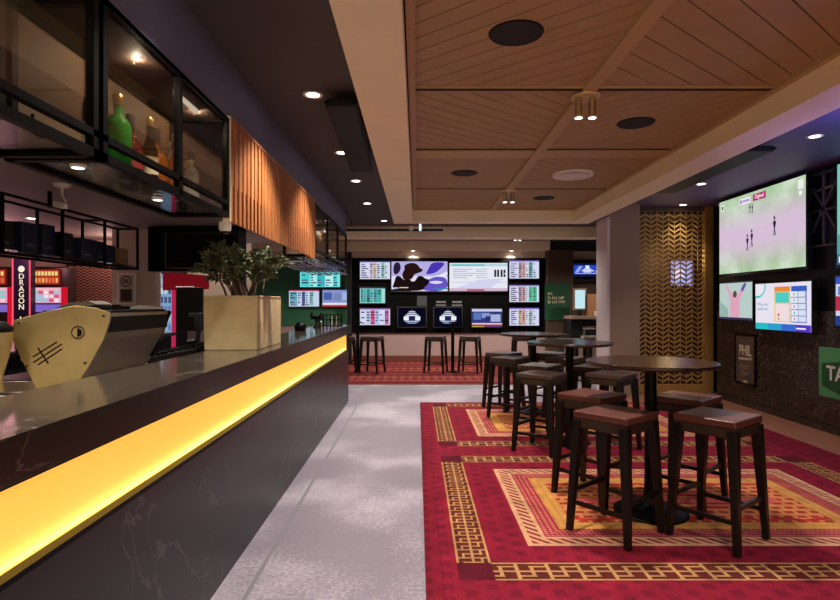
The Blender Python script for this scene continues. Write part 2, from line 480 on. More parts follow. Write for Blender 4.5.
# glowing pane and bars behind the viewpoint, made up to brighten the room
b = MB(); b.box(-3.6, 4.4, YB - .19, YB - .17, .35, 2.65, emi('ffe2c0', FILL_GLOW)); struct('fill_pane', b)
b = MB()
for k in range(6): b.box(-3.6 + 1.59 * k, -3.55 + 1.59 * k, YB - .16, YB - .08, .35, 2.65, M['black'])
b.box(-3.6, 4.4, YB - .16, YB - .08, 1.9, 1.95, M['black']); struct('fill_pane_bars', b)
b = MB(); b.box(7.0, 7.1, 9.2, 17, 0, 3.1, M['brownwall']); struct('wall_far_east', b)
# east wall: granite dado with black wall above
b = MB()
b.box(XR, XR + .1, YB, 8.72, 1.36, 3.0, M['darkwall']); b.box(XR + .1, 7.0, 8.6, 8.72, 0, 3.0, M['darkwall'])
struct('wall_east', b)
b = MB()
ys = [-3.2, -2.0, -.4, 1.2, 2.8, 4.4, 5.65, 7.05, 8.72]
for i in range(len(ys) - 1): b.box(XR - .03, XR + .1, ys[i] + .004, ys[i + 1] - .004, .10, 1.36, M['granite'])
b.box(XR - .012, XR + .1, YB, 8.72, .0, .10, M['matteblack'])
for i in range(len(ys) - 1): b.box(XR - .045, XR - .012, ys[i] + .012, ys[i + 1] - .012, .0, .09, M['granite'])
struct('wall_east_dado', b)
# wall at the end of the bar (opening under a hung screen), poster wall
YW = 7.8
b = MB()
b.box(FX(112, YW), FX(155, YW), YW, YW + .15, 0, 2.46, M['wallpale'])
b.box(FX(155, YW), FX(240, YW), YW, YW + .15, 2.42, 2.46, M['walltan'])
b.box(FX(232, YW), FX(243, YW), YW, YW + .15, 0, 2.42, M['walltan'])
struct('wall_bar_end', b)
b = MB(); b.box(-7, FX(112, YW), 9.2, 9.3, 0, 2.46, M['wallpink']); struct('wall_gaming', b)
b = MB(); b.box(FX(150, 9.6), FX(246, 9.6), 9.9, 10.0, 0, 2.9, M['wallpale']); struct('wall_passage', b)
# column
b = MB(); b.box(2.985, 3.48, 8.9, 9.4, 0, 3.0, M['column']); b.box(2.965, 3.005, 8.88, 9.42, 0, 2.79, M['columnlit']); struct('column', b)
# panel wall between screens and column, recess behind
b = MB(); b.box(FX(545, 14), FX(570, 14), 13.7, 14.0, 0, 2.72, M['brownwall']); struct('wall_pier', b)

# ---------------------------------------------------------------- herringbone screens
def chevrons(mb, x0, x1, z0, z1, half, pitch, rise, th, y0, y1, m):
    n = int(round((x1 - x0) / half)); half = (x1 - x0) / n
    for i in range(n):
        xa, xb = x0 + i * half, x0 + (i + 1) * half
        za = 0 if i % 2 == 0 else -rise; zb = -rise if i % 2 == 0 else 0
        z = z0 + rise
        while z + th <= z1:
            mb.prism([(xa, z + za), (xb, z + zb), (xb, z + zb + th), (xa, z + za + th)], 'y', y0, y1, m)
            z += pitch
YS = 9.2
t = thing('herringbone_screen', 'gold herringbone cut metal screen between the column and the granite wall', 'screen', (4.2, YS, 0))
x0, x1 = 3.5 - 4.2, FX(704, YS) - 4.2
b = MB(); chevrons(b, x0, x1, .16, 2.93, .093, .078, .06, .028, 0, .02, M['gold'])
n = int(round((x1 - x0) / .093))
for i in range(n + 1):
    xx = x0 + (x1 - x0) * i / n; b.box(xx - .005, xx + .005, .002, .018, .14, 2.94, M['gold'])
b.build('lattice', t)
b = MB(); b.box(x0, x1, -.02, .04, .0, .14, M['gold']); b.box(x0, x1, -.02, .04, 2.93, 3.0, M['brownwall']); b.box(x1, x1 + .13, -.04, .06, 0, 3.0, M['gold'])
b.box(x1 + .13, 7.0 - 4.2, -.02, .06, 0, 3.0, M['matteblack']); b.build('frame', t)
b = MB(); b.box(3.48, 5.6, 10.2, 10.25, 0, 3.0, M['brownwall']); struct('wall_behind_screen', b)

# ================================================================ THE BAR
AMBER, nt_, b_ = new_mat('amber acrylic')
b_.inputs['Base Color'].default_value = lin('f9cd68'); b_.inputs['Roughness'].default_value = .5
b_.inputs['Emission Color'].default_value = lin('ffc248'); b_.inputs['Emission Strength'].default_value = .82
d_ = bpy.data.lights.new('amber_led', 'AREA'); d_.shape = 'RECTANGLE'; d_.size = 8.1; d_.size_y = .012; d_.energy = 3.4; d_.color = (1, .84, .5)
o_ = bpy.data.objects.new('amber_led', d_); COL.objects.link(o_); o_.location = (-1.022, 4.28, .778)
o_.rotation_euler = Matrix(((0, .87, .49), (1, 0, 0), (0, .49, -.87))).to_euler()
t = thing('bar_counter', 'long dark marble bar counter with a glowing amber strip along its front', 'bar counter', (-1.2, 3.0, 0))
b = MB(); b.box(-1.30, -1.01, 0.2, 8.4, 0.0, .755, M['barfront']); b.box(-1.30, -1.05, .2, 8.4, .755, 1.01, M['matteblack']); b.build('front_panel', t, loc=(1.2, -3, 0))
b = MB(); b.box(-1.05, -1.036, 0.2, 8.36, .772, .996, AMBER); b.build('light_strip', t, loc=(1.2, -3, 0))['label'] = 'glowing amber strip'
b = MB(); b.box(-1.055, -1.0, 0.2, 8.4, .755, .772, M['black']); b.box(-1.055, -1.0, 0.2, 8.4, .996, 1.012, M['black']); b.box(-1.055, -1.0, 8.36, 8.4, .772, .996, M['black']); b.build('strip_frame', t, loc=(1.2, -3, 0))
b = MB(); b.box(-1.42, -.974, 0.2, 8.44, 1.012, 1.13, M['barnose'])
b.box(-1.418, -.976, 0.2, 8.438, 1.1285, 1.1305, M['bartop']); b.build('counter_top', t, loc=(1.2, -3, 0), bev=.004)['label'] = 'polished dark marble counter top'
t = thing('back_bench', 'stainless work bench behind the bar counter under the coffee machine', 'bench', (-1.85, 3.5, 0))
b = MB(); b.box(-2.35, -1.43, .3, 7.2, .88, .93, M['steel']); b.build('bench_top', t, loc=(1.85, -3.5, 0))
b = MB(); b.box(-2.3, -1.5, .3, 7.2, 0, .88, M['matteblack']); b.build('cabinet_body', t, loc=(1.85, -3.5, 0))
b = MB(); b.box(-3.75, -3.1, .5, 7.2, 0, 1.04, M['matteblack']); b.box(-3.8, -3.05, .5, 7.2, 1.04, 1.08, M['barnose'])
tag(b.build('service_counter'), 'black service counter on the far side of the bar below the hanging shelf', 'counter')

# espresso machine
Y0, Y1 = 2.88, 3.58
def EP(u, v): return (FX(u, Y0), FZ(v, Y0))
t = thing('espresso_machine', 'steel espresso machine with a brass end panel and black top', 'coffee machine', (-1.8, 3.23, .93))
L = (1.8, -3.23, -.93)
prof = [EP(110, 313), EP(108.5, 323), EP(103, 340), EP(95, 355), EP(87, 369), EP(79, 380), EP(70, 390), EP(66, 402)]
left = [EP(40, 400), EP(36, 388), EP(24, 365), EP(13, 342), EP(10.5, 330), EP(14, 320), EP(40, 313), EP(74, 305.5), EP(96, 308)]
b = MB(); b.prism(prof + left, 'y', Y0, Y0 + .012, M['brass']); b.build('end_panel', t, L, bev=.003)['label'] = 'brass end panel with a scratched hash mark'
b = MB(); b.prism([(p[0], p[1]) for p in prof + left], 'y', Y1 - .012, Y1, M['steel']); b.build('end_panel', t, L)
b = MB()
for i in range(len(prof) - 1):
    (xa, za), (xb, zb) = prof[i], prof[i + 1]
    b.add([(xa - .006, Y0 + .012, za), (xb - .006, Y0 + .012, zb), (xb - .006, Y1 - .012, zb), (xa - .006, Y1 - .012, za)], [(0, 1, 2, 3)], M['steel'], True)
inner = [(p[0] - .008, p[1]) for p in prof]
b.prism(inner + [(inner[-1][0] - .12, inner[-1][1]), (inner[0][0] - .25, 1.36)], 'y', Y0 + .014, Y1 - .014, M['matteblack'])
b.build('back_panel', t, L)['label'] = 'curved steel back panel'
b = MB(); b.bar((FX(110, Y0) + .004, Y1 - .01, FZ(313, Y0)), (prof[4][0] + .004, Y1 - .01, prof[4][1]), .012, .02, M['black']); b.build('edge_trim', t, L)
b = MB(); b.box(-2.02, -1.56, Y0 + .03, Y1 - .02, 1.30, 1.385, M['matteblack']); b.build('body', t, L)
b = MB(); b.box(-1.93, -1.565, Y0 + .05, Y1 - .03, 1.385, 1.412, M['matteblack'])
for k in range(9):
    xx = -1.9 + random.random() * .3; yy = Y0 + .15 + random.random() * .45; b.box(xx - .04, xx + .04, yy - .05, yy + .05, 1.412, 1.43 + random.random() * .012, M['matteblack'])
b.build('cup_tray', t, L, bev=.008)
b = MB(); b.prism([(FX(55, 2.9), 1.425), (FX(70, 2.9), 1.452), (FX(88, 2.9), 1.462), (FX(97, 2.9), 1.443), (FX(80, 2.9), 1.425)], 'y', 2.9, 3.05, mat('grey cloth', '6f6660', .9)); b.build('draped_cloth', t, L)['label'] = 'folded grey cloth'
b = MB(); c = EP(79, 332.5)
def disc(mb, x, z, r, y, m, n=20, d=.006): mb.prism([(x + r * math.cos(2 * PI * k / n), z + r * math.sin(2 * PI * k / n)) for k in range(n)], 'y', y - d, y, m)
disc(b, c[0], c[1], .034, Y0, M['chrome'], 24, .01); disc(b, c[0], c[1], .026, Y0 - .01, M['brass'], 24, .004); b.prism([(c[0], c[1] - .024), (c[0] + .02, c[1] - .014), (c[0] + .024, c[1]), (c[0] + .02, c[1] + .014), (c[0], c[1] + .024)], 'y', Y0 - .0155, Y0 - .014, M['matteblack']); b.build('badge', t, L)
for uv in ((104, 316), (85.5, 363), (27, 366), (20, 323)):
    b = MB(); c = EP(*uv); disc(b, c[0], c[1], .007, Y0, M['chrome'], 12, .005); b.build('screw', t, L)
b = MB()
for p, q in (((33, 357), (57, 342)), ((33.5, 362.5), (62, 344)), ((38, 365), (62, 349)), ((38, 348), (48.5, 363.5))):
    p, q = EP(*p), EP(*q); b.bar((p[0], Y0 - .001, p[1]), (q[0], Y0 - .001, q[1]), .003, .007, M['matteblack'], up=(0, 0, 1))
b.build('hash_mark', t, L)
b = MB(); b.box(-2.25, -1.7, Y0 + .02, Y1 - .02, .98, 1.05, M['steel']); b.box(-2.24, -1.98, Y0 + .04, Y1 - .04, 1.05, 1.055, M['black']); b.build('drip_tray', t, L, bev=.006)
for yy in (3.02, 3.38):
    b = MB(); b.lathe([(.04, 0), (.045, .05), (.04, .09)], (-2.08, yy, 1.19), M['chrome']); b.box(-2.11, -1.95, yy - .04, yy + .04, 1.26, 1.33, M['steel']); b.build('group_head', t, L)
    b = MB(); b.tube([(-2.1, yy, 1.185), (-2.28, yy - .02, 1.17), (-2.33, yy - .02, 1.165)], [.012, .016, .018], M['matteblack']); b.lathe([(.03, -.03), (.035, 0), (.035, .015)], (-2.08, yy, 1.175), M['chrome']); b.build('portafilter', t, L)
for xx, yy in ((-2.2, Y0 + .05), (-2.2, Y1 - .05), (-1.74, Y0 + .05), (-1.74, Y1 - .05)):
    b = MB(); b.lathe([(.02, 0), (.025, .05)], (xx, yy, .93), M['black']); b.build('foot', t, L)
t = thing('coffee_grinder', 'brass coffee grinder standing past the brass end panel of the espresso machine', 'coffee grinder', (-2.05, 2.72, .93))
b = MB(); b.lathe([(.09, 0), (.095, .02), (.07, .06), (.06, .16), (.085, .26), (.1, .34), (.1, .38)], (0, 0, 0), M['brass']); b.build('body', t)
b = MB(); b.lathe([(.1, .38), (.105, .40), (.07, .43)], (0, 0, 0), M['matteblack']); b.build('lid', t)
b = MB(); b.box(-.03, .03, -.16, -.06, .16, .22, M['matteblack']); b.build('spout', t, bev=.01)
t = thing('knock_box', 'low steel knock out tray in front of the espresso machine drip tray', 'tray', (-1.78, 2.6, .93))
b = MB(); b.box(-.14, .14, -.1, .1, 0, .1, M['steel']); b.build('tray', t, bev=.008)
b = MB(); b.tube([(-.13, 0, .1), (.13, 0, .1)], .012, M['matteblack']); b.build('bar', t)

# planter
PX, PY, PZ = -1.263, 4.2, 1.1305
t = thing('potted_olive', 'leafy olive bush in a square pale stone trough on the bar counter', 'potted plant', (PX, PY, PZ))
b = MB(); b.box(-.178, .178, -.34, .34, 0, .345, M['stone']); 
for a in ((-.178, -.14, -.34, .34), (.14, .178, -.34, .34), (-.14, .14, -.34, -.31), (-.14, .14, .31, .34)): b.box(*a, .345, .37, M['stone'])
b.build('trough', t, bev=.004)['label'] = 'pale stone trough'
b = MB(); b.box(-.139, .139, -.309, .309, .346, .352, M['soil']); b.build('soil', t)
stems, leaves = MB(), MB()
tips = []
def grow(p, d, ln, r, lv):
    q = p + d * ln; mid = p + d * ln * .5 + Vector((random.uniform(-1, 1), random.uniform(-1, 1), 0)) * ln * .06
    stems.tube([p, mid, q], [r, r * .85, r * .65], M['stem'], 6, False)
    if lv == 0: tips.append((p, q)); return
    for k in range(random.choice((2, 3, 3))):
        nd = (d + Vector((random.uniform(-1, 1), random.uniform(-1, 1), random.uniform(-.35, .55))) * .85).normalized()
        grow(q, nd, ln * random.uniform(.6, .85), r * .62, lv - 1)
    if lv < 3: tips.append((p, q))
for k in range(11):
    p = Vector((random.uniform(-.1, .1), random.uniform(-.24, .24), .35))
    d = Vector((p.x * 5 + random.uniform(-.35, .35), p.y * 1.6 + random.uniform(-.3, .3), 1)).normalized()
    grow(p, d, random.uniform(.11, .15), .009, 3)
for p, q in tips:
    for k in range(15):
        f = random.random(); o = p + (q - p) * (.1 + .95 * f)
        d = ((q - p).normalized() * .7 + Vector((random.uniform(-1, 1), random.uniform(-1, 1), random.uniform(-.7, .8)))).normalized()
        ln = random.uniform(.03, .055); w = ln * random.uniform(.3, .42)
        s = d.cross(Vector((random.uniform(-1, 1), random.uniform(-1, 1), 1))).normalized(); n = s.cross(d)
        if o.z > .79 or abs(o.x) > .37 or abs(o.y) > .5: continue
        leaves.add([o, o + d * ln * .35 + s * w * .45 + n * .004, o + d * ln * .7 + s * w * .4 + n * .003, o + d * ln, o + d * ln * .7 - s * w * .4 + n * .003, o + d * ln * .35 - s * w * .45 + n * .004, o + d * ln * .5],
                   [(0, 1, 6), (1, 2, 6), (2, 3, 6), (3, 4, 6), (4, 5, 6), (5, 0, 6)], M['leaf'] if random.random() < .78 else M['leaf2'])
stems.build('stems', t); leaves.build('foliage', t)

# till
t = thing('till_terminal', 'black touch till seen from behind between coffee machine and stone trough', 'till', (FX(190, 4.9), 4.9, .93))
b = MB(); b.box(-.11, .11, -.02, .03, FZ(331, 4.9) - .93, FZ(287, 4.9) - .93, M['matteblack']); b.build('screen_housing', t, bev=.01)
b = MB(); b.bar((0, .02, .2), (.02, .1, .02), .06, .05, M['black']); b.box(-.1, .12, 0, .2, 0, .03, M['black']); b.build('stand', t)
t = thing('customer_display', 'slim grey customer display post beside the black till', 'display', (FX(198, 4.6), 4.6, .93))
b = MB(); b.lathe([(.05, 0), (.05, .01), (.018, .02), (.018, .28), (.024, .29), (.026, .40), (.02, .41)], (0, 0, 0), mat('slate plastic', '39434a', .35), 20); b.build('post', t)
b = MB(); b.box(-.07, .06, -.02, .02, .41, .44, mat('slate plastic', '39434a', .35)); b.build('display_head', t, bev=.006)
t = thing('keyboard_wedge', 'dark sloping keypad lying behind the marble counter beside the till', 'keypad', (FX(182, 4.2), 4.2, .93))
b = MB(); b.hexa([(-.2, -.12, 0), (.16, -.12, 0), (.16, .14, 0), (-.2, .14, 0), (-.2, -.12, .13), (.16, -.12, .2), (.16, .14, .23), (-.2, .14, .15)], M['matteblack']); b.build('base', t, bev=.01)
b = MB()
for i in range(6):
    for j in range(4):
        xx, yy = -.16 + i * .052, -.09 + j * .055; zz = .137 + (xx + .2) * .19 + (yy + .12) * .1; b.box(xx, xx + .04, yy, yy + .04, zz, zz + .012, M['black'])
b.build('keys', t)

# ---------------------------------------------------------------- cabinet above the bar
def over_cabinet(name, label, y0, y1, mull, lamp=2.4):
    t = thing(name, label, 'cabinet', (-1.28, (y0 + y1) / 2, 1.95)); L = (1.28, -(y0 + y1) / 2, -1.95)
    b = MB(); xs, xe, z0, z1, w = -1.10, -1.45, 1.95, 2.53, .03
    for x in (xs - w, xe):
        for z in (z0, z1 - w): b.box(x, x + w, y0, y1, z, z + w, M['black'])
        for y in (y0, y1 - w): b.box(x, x + w, y, y + w, z0, z1, M['black'])
    for y in (y0, y1 - w):
        for z in (z0, z1 - w): b.box(xe, xs, y, y + w, z, z + w, M['black'])
    b.box(xs - w, xs, y0, y1, 2.02, 2.045, M['black'])
    for y in mull: b.box(xs - w, xs, y - .016, y + .016, z0, z1, M['black'])
    b.build('frame', t, L)
    b = MB(); b.box(xe + .002, xs, y0 + .03, y1 - .03, 2.51, 2.525, M['brownwall']); b.build('top_panel', t, L)
    b = MB(); b.box(xe + .005, xe + .012, y0 + .03, y1 - .03, 1.98, 2.5, mat('cabinet back', '8a6f52', .6)); b.build('back_panel', t, L)
    b = MB(); b.box(xe + .03, xs - .03, y0 + .03, y1 - .03, 1.962, 1.970, M['shelfglass']); b.build('glass_shelf', t, L)
    if lamp > 3:
        b = MB(); b.box(-1.215, -1.2, 2.84, 3.14, 2.49, 2.51, emi('fff0dc', 1.2)); b.build('strip_lamp', t, L)
    edges = [y0 + .03] + [m for m in mull] + [y1 - .03]
    for a, c in zip(edges, edges[1:]):
        b = MB(); b.box(xs - .018, xs - .012, a + .016, c - .016, 2.045, z1 - w, M['glass']); b.build('door_glass', t, L)
    n = max(2, int((y1 - y0) / .7))
    for i in range(n): point('cabinet_fill', (-1.22 if lamp > 3 else -1.37, y0 + (i + .72 if lamp > 3 else i + .5) * (y1 - y0) / n, 2.495), lamp * .6, (1, .84, .64), .005)  # bare points added to brighten the cabinet insides
    return t
over_cabinet('display_cabinet', 'black framed glass cabinet above the bar with hanging hook, beyond the coffee machine', .35, 1.97, [1.1], .7)
over_cabinet('display_cabinet', 'black framed glass bottle cabinet above the bar beside the timber slats', 2.0, 3.34, [2.66], 3.2)
over_cabinet('display_cabinet', 'black framed glass cabinet above the far end of the bar past the timber slats', 6.16, 8.95, [7.1, 8.0])
b = MB(); b.tube([(-1.16, 1.72, 2.02), (-1.16, 1.72, 1.965), (-1.15, 1.745, 1.958), (-1.145, 1.765, 1.972)], .005, M['black'], 8)
tag(b.build('cabinet_hook'), 'small black hook hanging from the rail of the dark glass cabinet', 'hook')
# slats
t = thing('timber_slat_screen', 'warm timber slatted screen hung above the bar between glass cabinets', 'slat screen', (-1.2, 4.75, 1.93))
L = (1.2, -4.75, -1.93); y = 3.36; b = MB()
while y < 6.04:
    b.box(-1.118, -1.10, y, y + .042, 1.93, 2.535, M['slat']); b.box(-1.122, -1.106, y + .049, y + .079, 2.15, 2.535, M['slat']); y += .086
b.build('slats', t, L)
b = MB(); b.box(-1.14, -1.124, 3.36, 6.12, 2.15, 2.53, M['slat']); b.build('backing_board', t, L)
b = MB(); b.box(-1.15, -1.095, 3.35, 6.15, 2.535, 2.555, M['slat']); b.box(-1.2, -1.10, 6.13, 6.155, 1.93, 2.55, M['slat']); b.box(-1.14, -1.095, 3.345, 3.36, 1.93, 2.55, M['cream']); b.build('edge_trim', t, L)
# glass rack under far cabinet
t = thing('stemware_rack', 'chrome stemware rack hanging under the far glass cabinet', 'glass rack', (-1.28, 7.5, 1.92))
for k in range(7):
    b = MB(); x = -.3 + k * .08; b.tube([(x, -1.3, -.03), (x, 1.4, -.03)], .007, M['chrome'], 6); b.build('rail', t)
b = MB()
for y in (-1.3, -.4, .5, 1.4): b.tube([(-.32, y, -.015), (.2, y, -.015)], .008, M['chrome'], 6); b.tube([(.15, y, -.015), (.15, y, .03)], .006, M['chrome'], 6); b.tube([(-.15, y, -.015), (-.15, y, .03)], .006, M['chrome'], 6)
b.build('cross_rods', t)

for x, y, la in ((-1.255, 2.11, 'small puck light under the cabinet below the green bottle'), (-1.26, 2.77, 'small puck light under the cabinet before the timber slats')):
    t = thing('puck_downlight', la, 'downlight', (x, y, 1.9615), 0, 'puck lights under the bar cabinet')
    b = MB(); b.lathe([(.021, -.012), (.028, -.01), (.028, 0)], (0, 0, 0), M['white'], 20); b.build('rim', t)
    b = MB(); b.lathe([(.001, -.013), (.021, -.013)], (0, 0, 0), emi('f4f0ff', 4), 20); b.build('lens', t)
    spot('puck_lamp', (x, y, 1.93), 3, angle=120)
# bottles in the cabinet
def bottle_proto(name, label, loc, h, r, gl, cap, lab, shape):
    t = thing(name, label, 'bottle', loc, random.random() * 6, 'bottles in the cabinet above the bar')
    P = {'tall': [(r * .92, 0), (r, .01 * h), (r, .58 * h), (r * .8, .66 * h), (r * .36, .74 * h), (r * .34, .92 * h)],
         'squat': [(r * .95, 0), (r * 1.1, .03 * h), (r * 1.1, .45 * h), (r * .9, .56 * h), (r * .3, .62 * h), (r * .3, .85 * h)],
         'slim': [(r * .9, 0), (r, .02 * h), (r, .5 * h), (r * .4, .68 * h), (r * .32, .93 * h)]}[shape]
    b = MB(); b.lathe(P, (0, 0, 0), gl, 20); b.build('body', t)
    top = P[-1][1]; b = MB(); b.lathe([(r * .4, top - .02), (r * .42, top), (r * .42, h - .004), (r * .3, h)], (0, 0, 0), cap, 16); b.build('cap', t)
    if lab:
        b = MB(); b.lathe([(P[2][0] * 1.02, .14 * h), (P[2][0] * 1.02, .40 * h)], (0, 0, 0), lab, 20); b.build('paper_label', t)
    return t
def bglass(n, c): return mat('bottle ' + n, c, .08, trans=.35, ior=1.3)
gG = mat('bottle green', '2fae3e', .1, trans=.3, ior=1.3)
amber, clear, cherry, blue, dark = bglass('amber', 'b0682c'), bglass('clear', 'd8d2c4'), bglass('cherry', '7a2a22'), bglass('blue', '2a4a78'), bglass('dark', '3a2a1e')
goldcap = mat('gold cap', 'c8a860', .3, metal=.8); creaml = mat('cream paper', 'dccfae', .7); redl = mat('red paper', '8c2a24', .7)
ZS = 1.9705
BL = [(2.12, -1.2, .36, .042, blue, M['chrome'], creaml, 'tall', 'blue bottle at the frame post, beside the green bottle'),
      (2.27, -1.19, .31, .05, gG, goldcap, None, 'tall', 'bright green bottle with a gold cap in the glass cabinet'),
      (2.385, -1.2, .27, .045, cherry, M['matteblack'], redl, 'squat', 'dark red bottle standing directly beside the green bottle'),
      (2.47, -1.28, .29, .036, clear, goldcap, creaml, 'slim', 'slim clear bottle with gold cap behind the dark red bottle'),
      (2.515, -1.18, .30, .036, dark, goldcap, creaml, 'slim', 'slim brown bottle with cream label in middle of first pane'),
      (2.618, -1.2, .28, .05, amber, M['matteblack'], None, 'squat', 'squat amber decanter bottle just before the cabinet mullion'),
      (2.61, -1.315, .34, .04, cherry, goldcap, creaml, 'tall', 'tall cherry bottle behind the squat amber decanter'),
      (2.73, -1.27, .28, .045, amber, M['chrome'], creaml, 'squat', 'squat amber bottle just past the cabinet mullion'),
      (2.83, -1.2, .32, .038, amber, goldcap, None, 'slim', 'slim amber bottle with plain body past the mullion'),
      (2.94, -1.27, .31, .038, clear, M['chrome'], creaml, 'slim', 'slim clear bottle with steel cap past the mullion'),
      (3.03, -1.2, .28, .042, clear, M['matteblack'], None, 'tall', 'clear bottle with black cap close to the cabinet end'),
      (3.14, -1.27, .26, .042, amber, goldcap, redl, 'tall', 'amber bottle with red label at end of cabinet by slats')]
for y, x, h, r, gl, cap, lb, sh, la in BL: bottle_proto('liquor_bottle', la, (x, y, ZS), h, r, gl, cap, lb, sh)
# napkin stacks and tumblers seen through the glass shelf
for i, (x, y, w, la) in enumerate([(-1.31, 1.45, .1, 'folded white cloth on the glass shelf of the cabinet with hook'), (-1.31, 1.68, .09, 'second folded white cloth, next to the hook'),
                                   (-1.375, 2.19, .05, 'folded white cloth behind the green bottle'), (-1.375, 2.37, .05, 'folded cream cloth behind the slim brown bottle'), (-1.365, 2.84, .045, 'folded white cloth behind the squat amber bottle')]):
    b = MB()
    for k in range(3): b.box(-w / 2 - .004 * k, w / 2, -.05, .05 - .006 * k, k * .02, k * .02 + .017, M['cloth'])
    o = b.build('folded_cloth', loc=(x, y, ZS), bev=.006); o.rotation_euler.z = .3 * i - .5; tag(o, la, 'cloth', 'cloths on the cabinet glass shelf')

# ---------------------------------------------------------------- hanging shelf over the far side of the bar
t = thing('hanging_shelf', 'black steel hanging shelf holding dark cartons above the far side of the bar', 'shelf', (-3.32, 4.5, 1.83))
x0, x1, z0, z1, ya, yb, w = -.13, .12, 0, .48, -2.4, 2.06, .022
b = MB()
for x in (x0, x1 - w):
    b.box(x, x + w, ya, yb, z0, z0 + w, M['black']); b.box(x, x + w, ya, yb, z1 - w, z1, M['black'])
    for y in (ya, -1.6, -.85, -.1, .65, 1.35, yb - w): b.box(x, x + w, y, y + w, z0, z1 if y < yb - .1 else z1, M['black'])
for y in (ya, -1.6, -.1, 1.35, yb - w):
    b.box(x0, x1, y, y + w, z0, z0 + w, M['black']); b.box(x0, x1, y, y + w, z1 - w, z1, M['black'])
for y in (-1.6, .65): b.box(-.02, .01, y, y + w, z1, .63, M['black'])
b.build('frame', t)
b = MB(); b.box(x0 + .01, x1 - .01, ya + .02, yb - .02, .03, .042, M['shelfglass']); b.build('shelf_board', t)
navy = mat('navy carton', '1c2748', .3); blk = mat('black carton', '0e0d10', .35); tan = mat('tan carton', '9a7a55', .6)
cr = [(3.02, .30, .10, blk, 'tall black carton at open end of hanging shelf beside the first post'), (3.4, .24, .09, blk, 'short black carton by the orange figurine on hanging shelf'), (3.9, .24, .1, blk, 'short black carton after the orange figurine on hanging shelf'),
      (4.5, .22, .09, blk, 'black carton standing under the ceiling bracket on the hanging shelf'), (4.78, .24, .1, navy, 'navy carton following the carton under ceiling bracket'), (5.05, .26, .08, navy, 'tall navy carton in the middle of hanging shelf'),
      (5.3, .22, .09, blk, 'black carton between the navy cartons on hanging shelf'), (5.62, .2, .1, navy, 'navy carton third before the tan box on hanging shelf'), (5.85, .2, .09, navy, 'navy carton second before the tan box on hanging shelf'), (6.05, .18, .09, navy, 'navy carton right up against the tan box on hanging shelf'),
      (6.3, .17, .1, tan, 'small tan box in the end bay of the hanging shelf')]
for y, h, r, m, la in cr:
    b = MB(); b.box(-r * .8, r * .8, -r, r, 0, h, m); b.box(-r * .8 - .001, r * .8 + .001, -r * .5, r * .5, h * .2, h * .32, mat('pale print', '5c6478', .5)); b.box(-r * .78, r * .78, -r * .97, r * .97, h, h + .01, m)
    tag(b.build('gift_carton', loc=(-3.32, y, 1.8725), bev=.004), la, 'box', 'cartons on the hanging shelf')
t = thing('figurine', 'small glowing orange figurine between black cartons on the hanging shelf', 'figurine', (-3.32, 3.65, 1.8725))
b = MB(); b.lathe([(.06, 0), (.06, .02), (.03, .04), (.055, .1), (.05, .14), (.02, .17), (.032, .19), (.03, .22), (0.001, .24)], (0, 0, 0), mat('orange glaze', 'e08a4a', .35), 20); b.build('body', t)
# ceiling camera bracket
t = thing('ceiling_bracket', 'white jointed camera bracket on the bar ceiling above the hanging shelf', 'camera', (-3.02, 4.85, 2.46))
b = MB(); b.lathe([(.055, -.025), (.07, 0)], (0, 0, 0), M['white']); b.build('mount', t)
b = MB(); b.tube([(0, 0, -.02), (0, 0, -.09), (.04, -.01, -.15)], .013, M['white']); b.build('arm', t)
b = MB(); b.bar((-.05, .0, -.17), (.07, -.08, -.2), .06, .05, M['white']); b.build('camera_body', t, bev=.008)
t = thing('ceiling_dome_camera', 'small white dome camera under the end of timber slats', 'camera', (-1.14, 3.385, 1.93))
b = MB(); b.lathe([(.03, -.055), (.035, -.04), (.036, 0)], (0, 0, 0), M['white']); b.build('housing', t)
b = MB(); b.lathe([(.002, -.075), (.018, -.072), (.027, -.058), (.029, -.05)], (0, 0, 0), M['blackgloss']); b.build('dome', t)
# items near the end of the bar
t = thing('bar_caddy', 'black wire menu rack on the far end of the bar', 'rack', (-1.2, 7.95, 1.1305))
b = MB()
for k in range(7): b.box(-.16 + k * .05, -.15 + k * .05, -.04, -.03, 0, .16, M['black']); b.box(-.16 + k * .05, -.15 + k * .05, .03, .04, 0, .16, M['black'])
for z in (0, .08, .15):
    b.box(-.16, .16, -.04, -.03, z, z + .01, M['black']); b.box(-.16, .16, .03, .04, z, z + .01, M['black'])
b.build('wire_frame', t)
b = MB()
for k in range(4): b.box(-.13 + k * .07, -.125 + k * .07, -.028, .028, .01, .14, creaml)
b.build('menu_cards', t)
t = thing('beer_tap', 'dark twin beer tap on the far end of the bar beside the menu rack', 'beer tap', (-1.3, 7.4, 1.1305))
b = MB(); b.lathe([(.05, 0), (.05, .015), (.025, .03), (.022, .14)], (0, 0, 0), M['black'], 16); b.tube([(-.08, 0, .13), (.08, 0, .13)], .025, M['black']); b.build('column', t)
for s in (-1, 1):
    b = MB(); b.tube([(s * .06, 0, .13), (s * .06, -.08, .12), (s * .06, -.09, .08)], .009, M['chrome'], 8); b.box(s * .06 - .012, s * .06 + .012, -.05, -.03, .14, .2, M['matteblack']); b.build('spout', t)
b = MB(); b.lathe([(.06, 0), (.07, .05), (.05, .09), (.001, .1)], (0, 0, 0), M['black'], 20)
tag(b.build('ice_bucket', loc=(-1.33, 6.5, 1.1305)), 'low black lidded bowl on the bar past the stone trough', 'bowl')

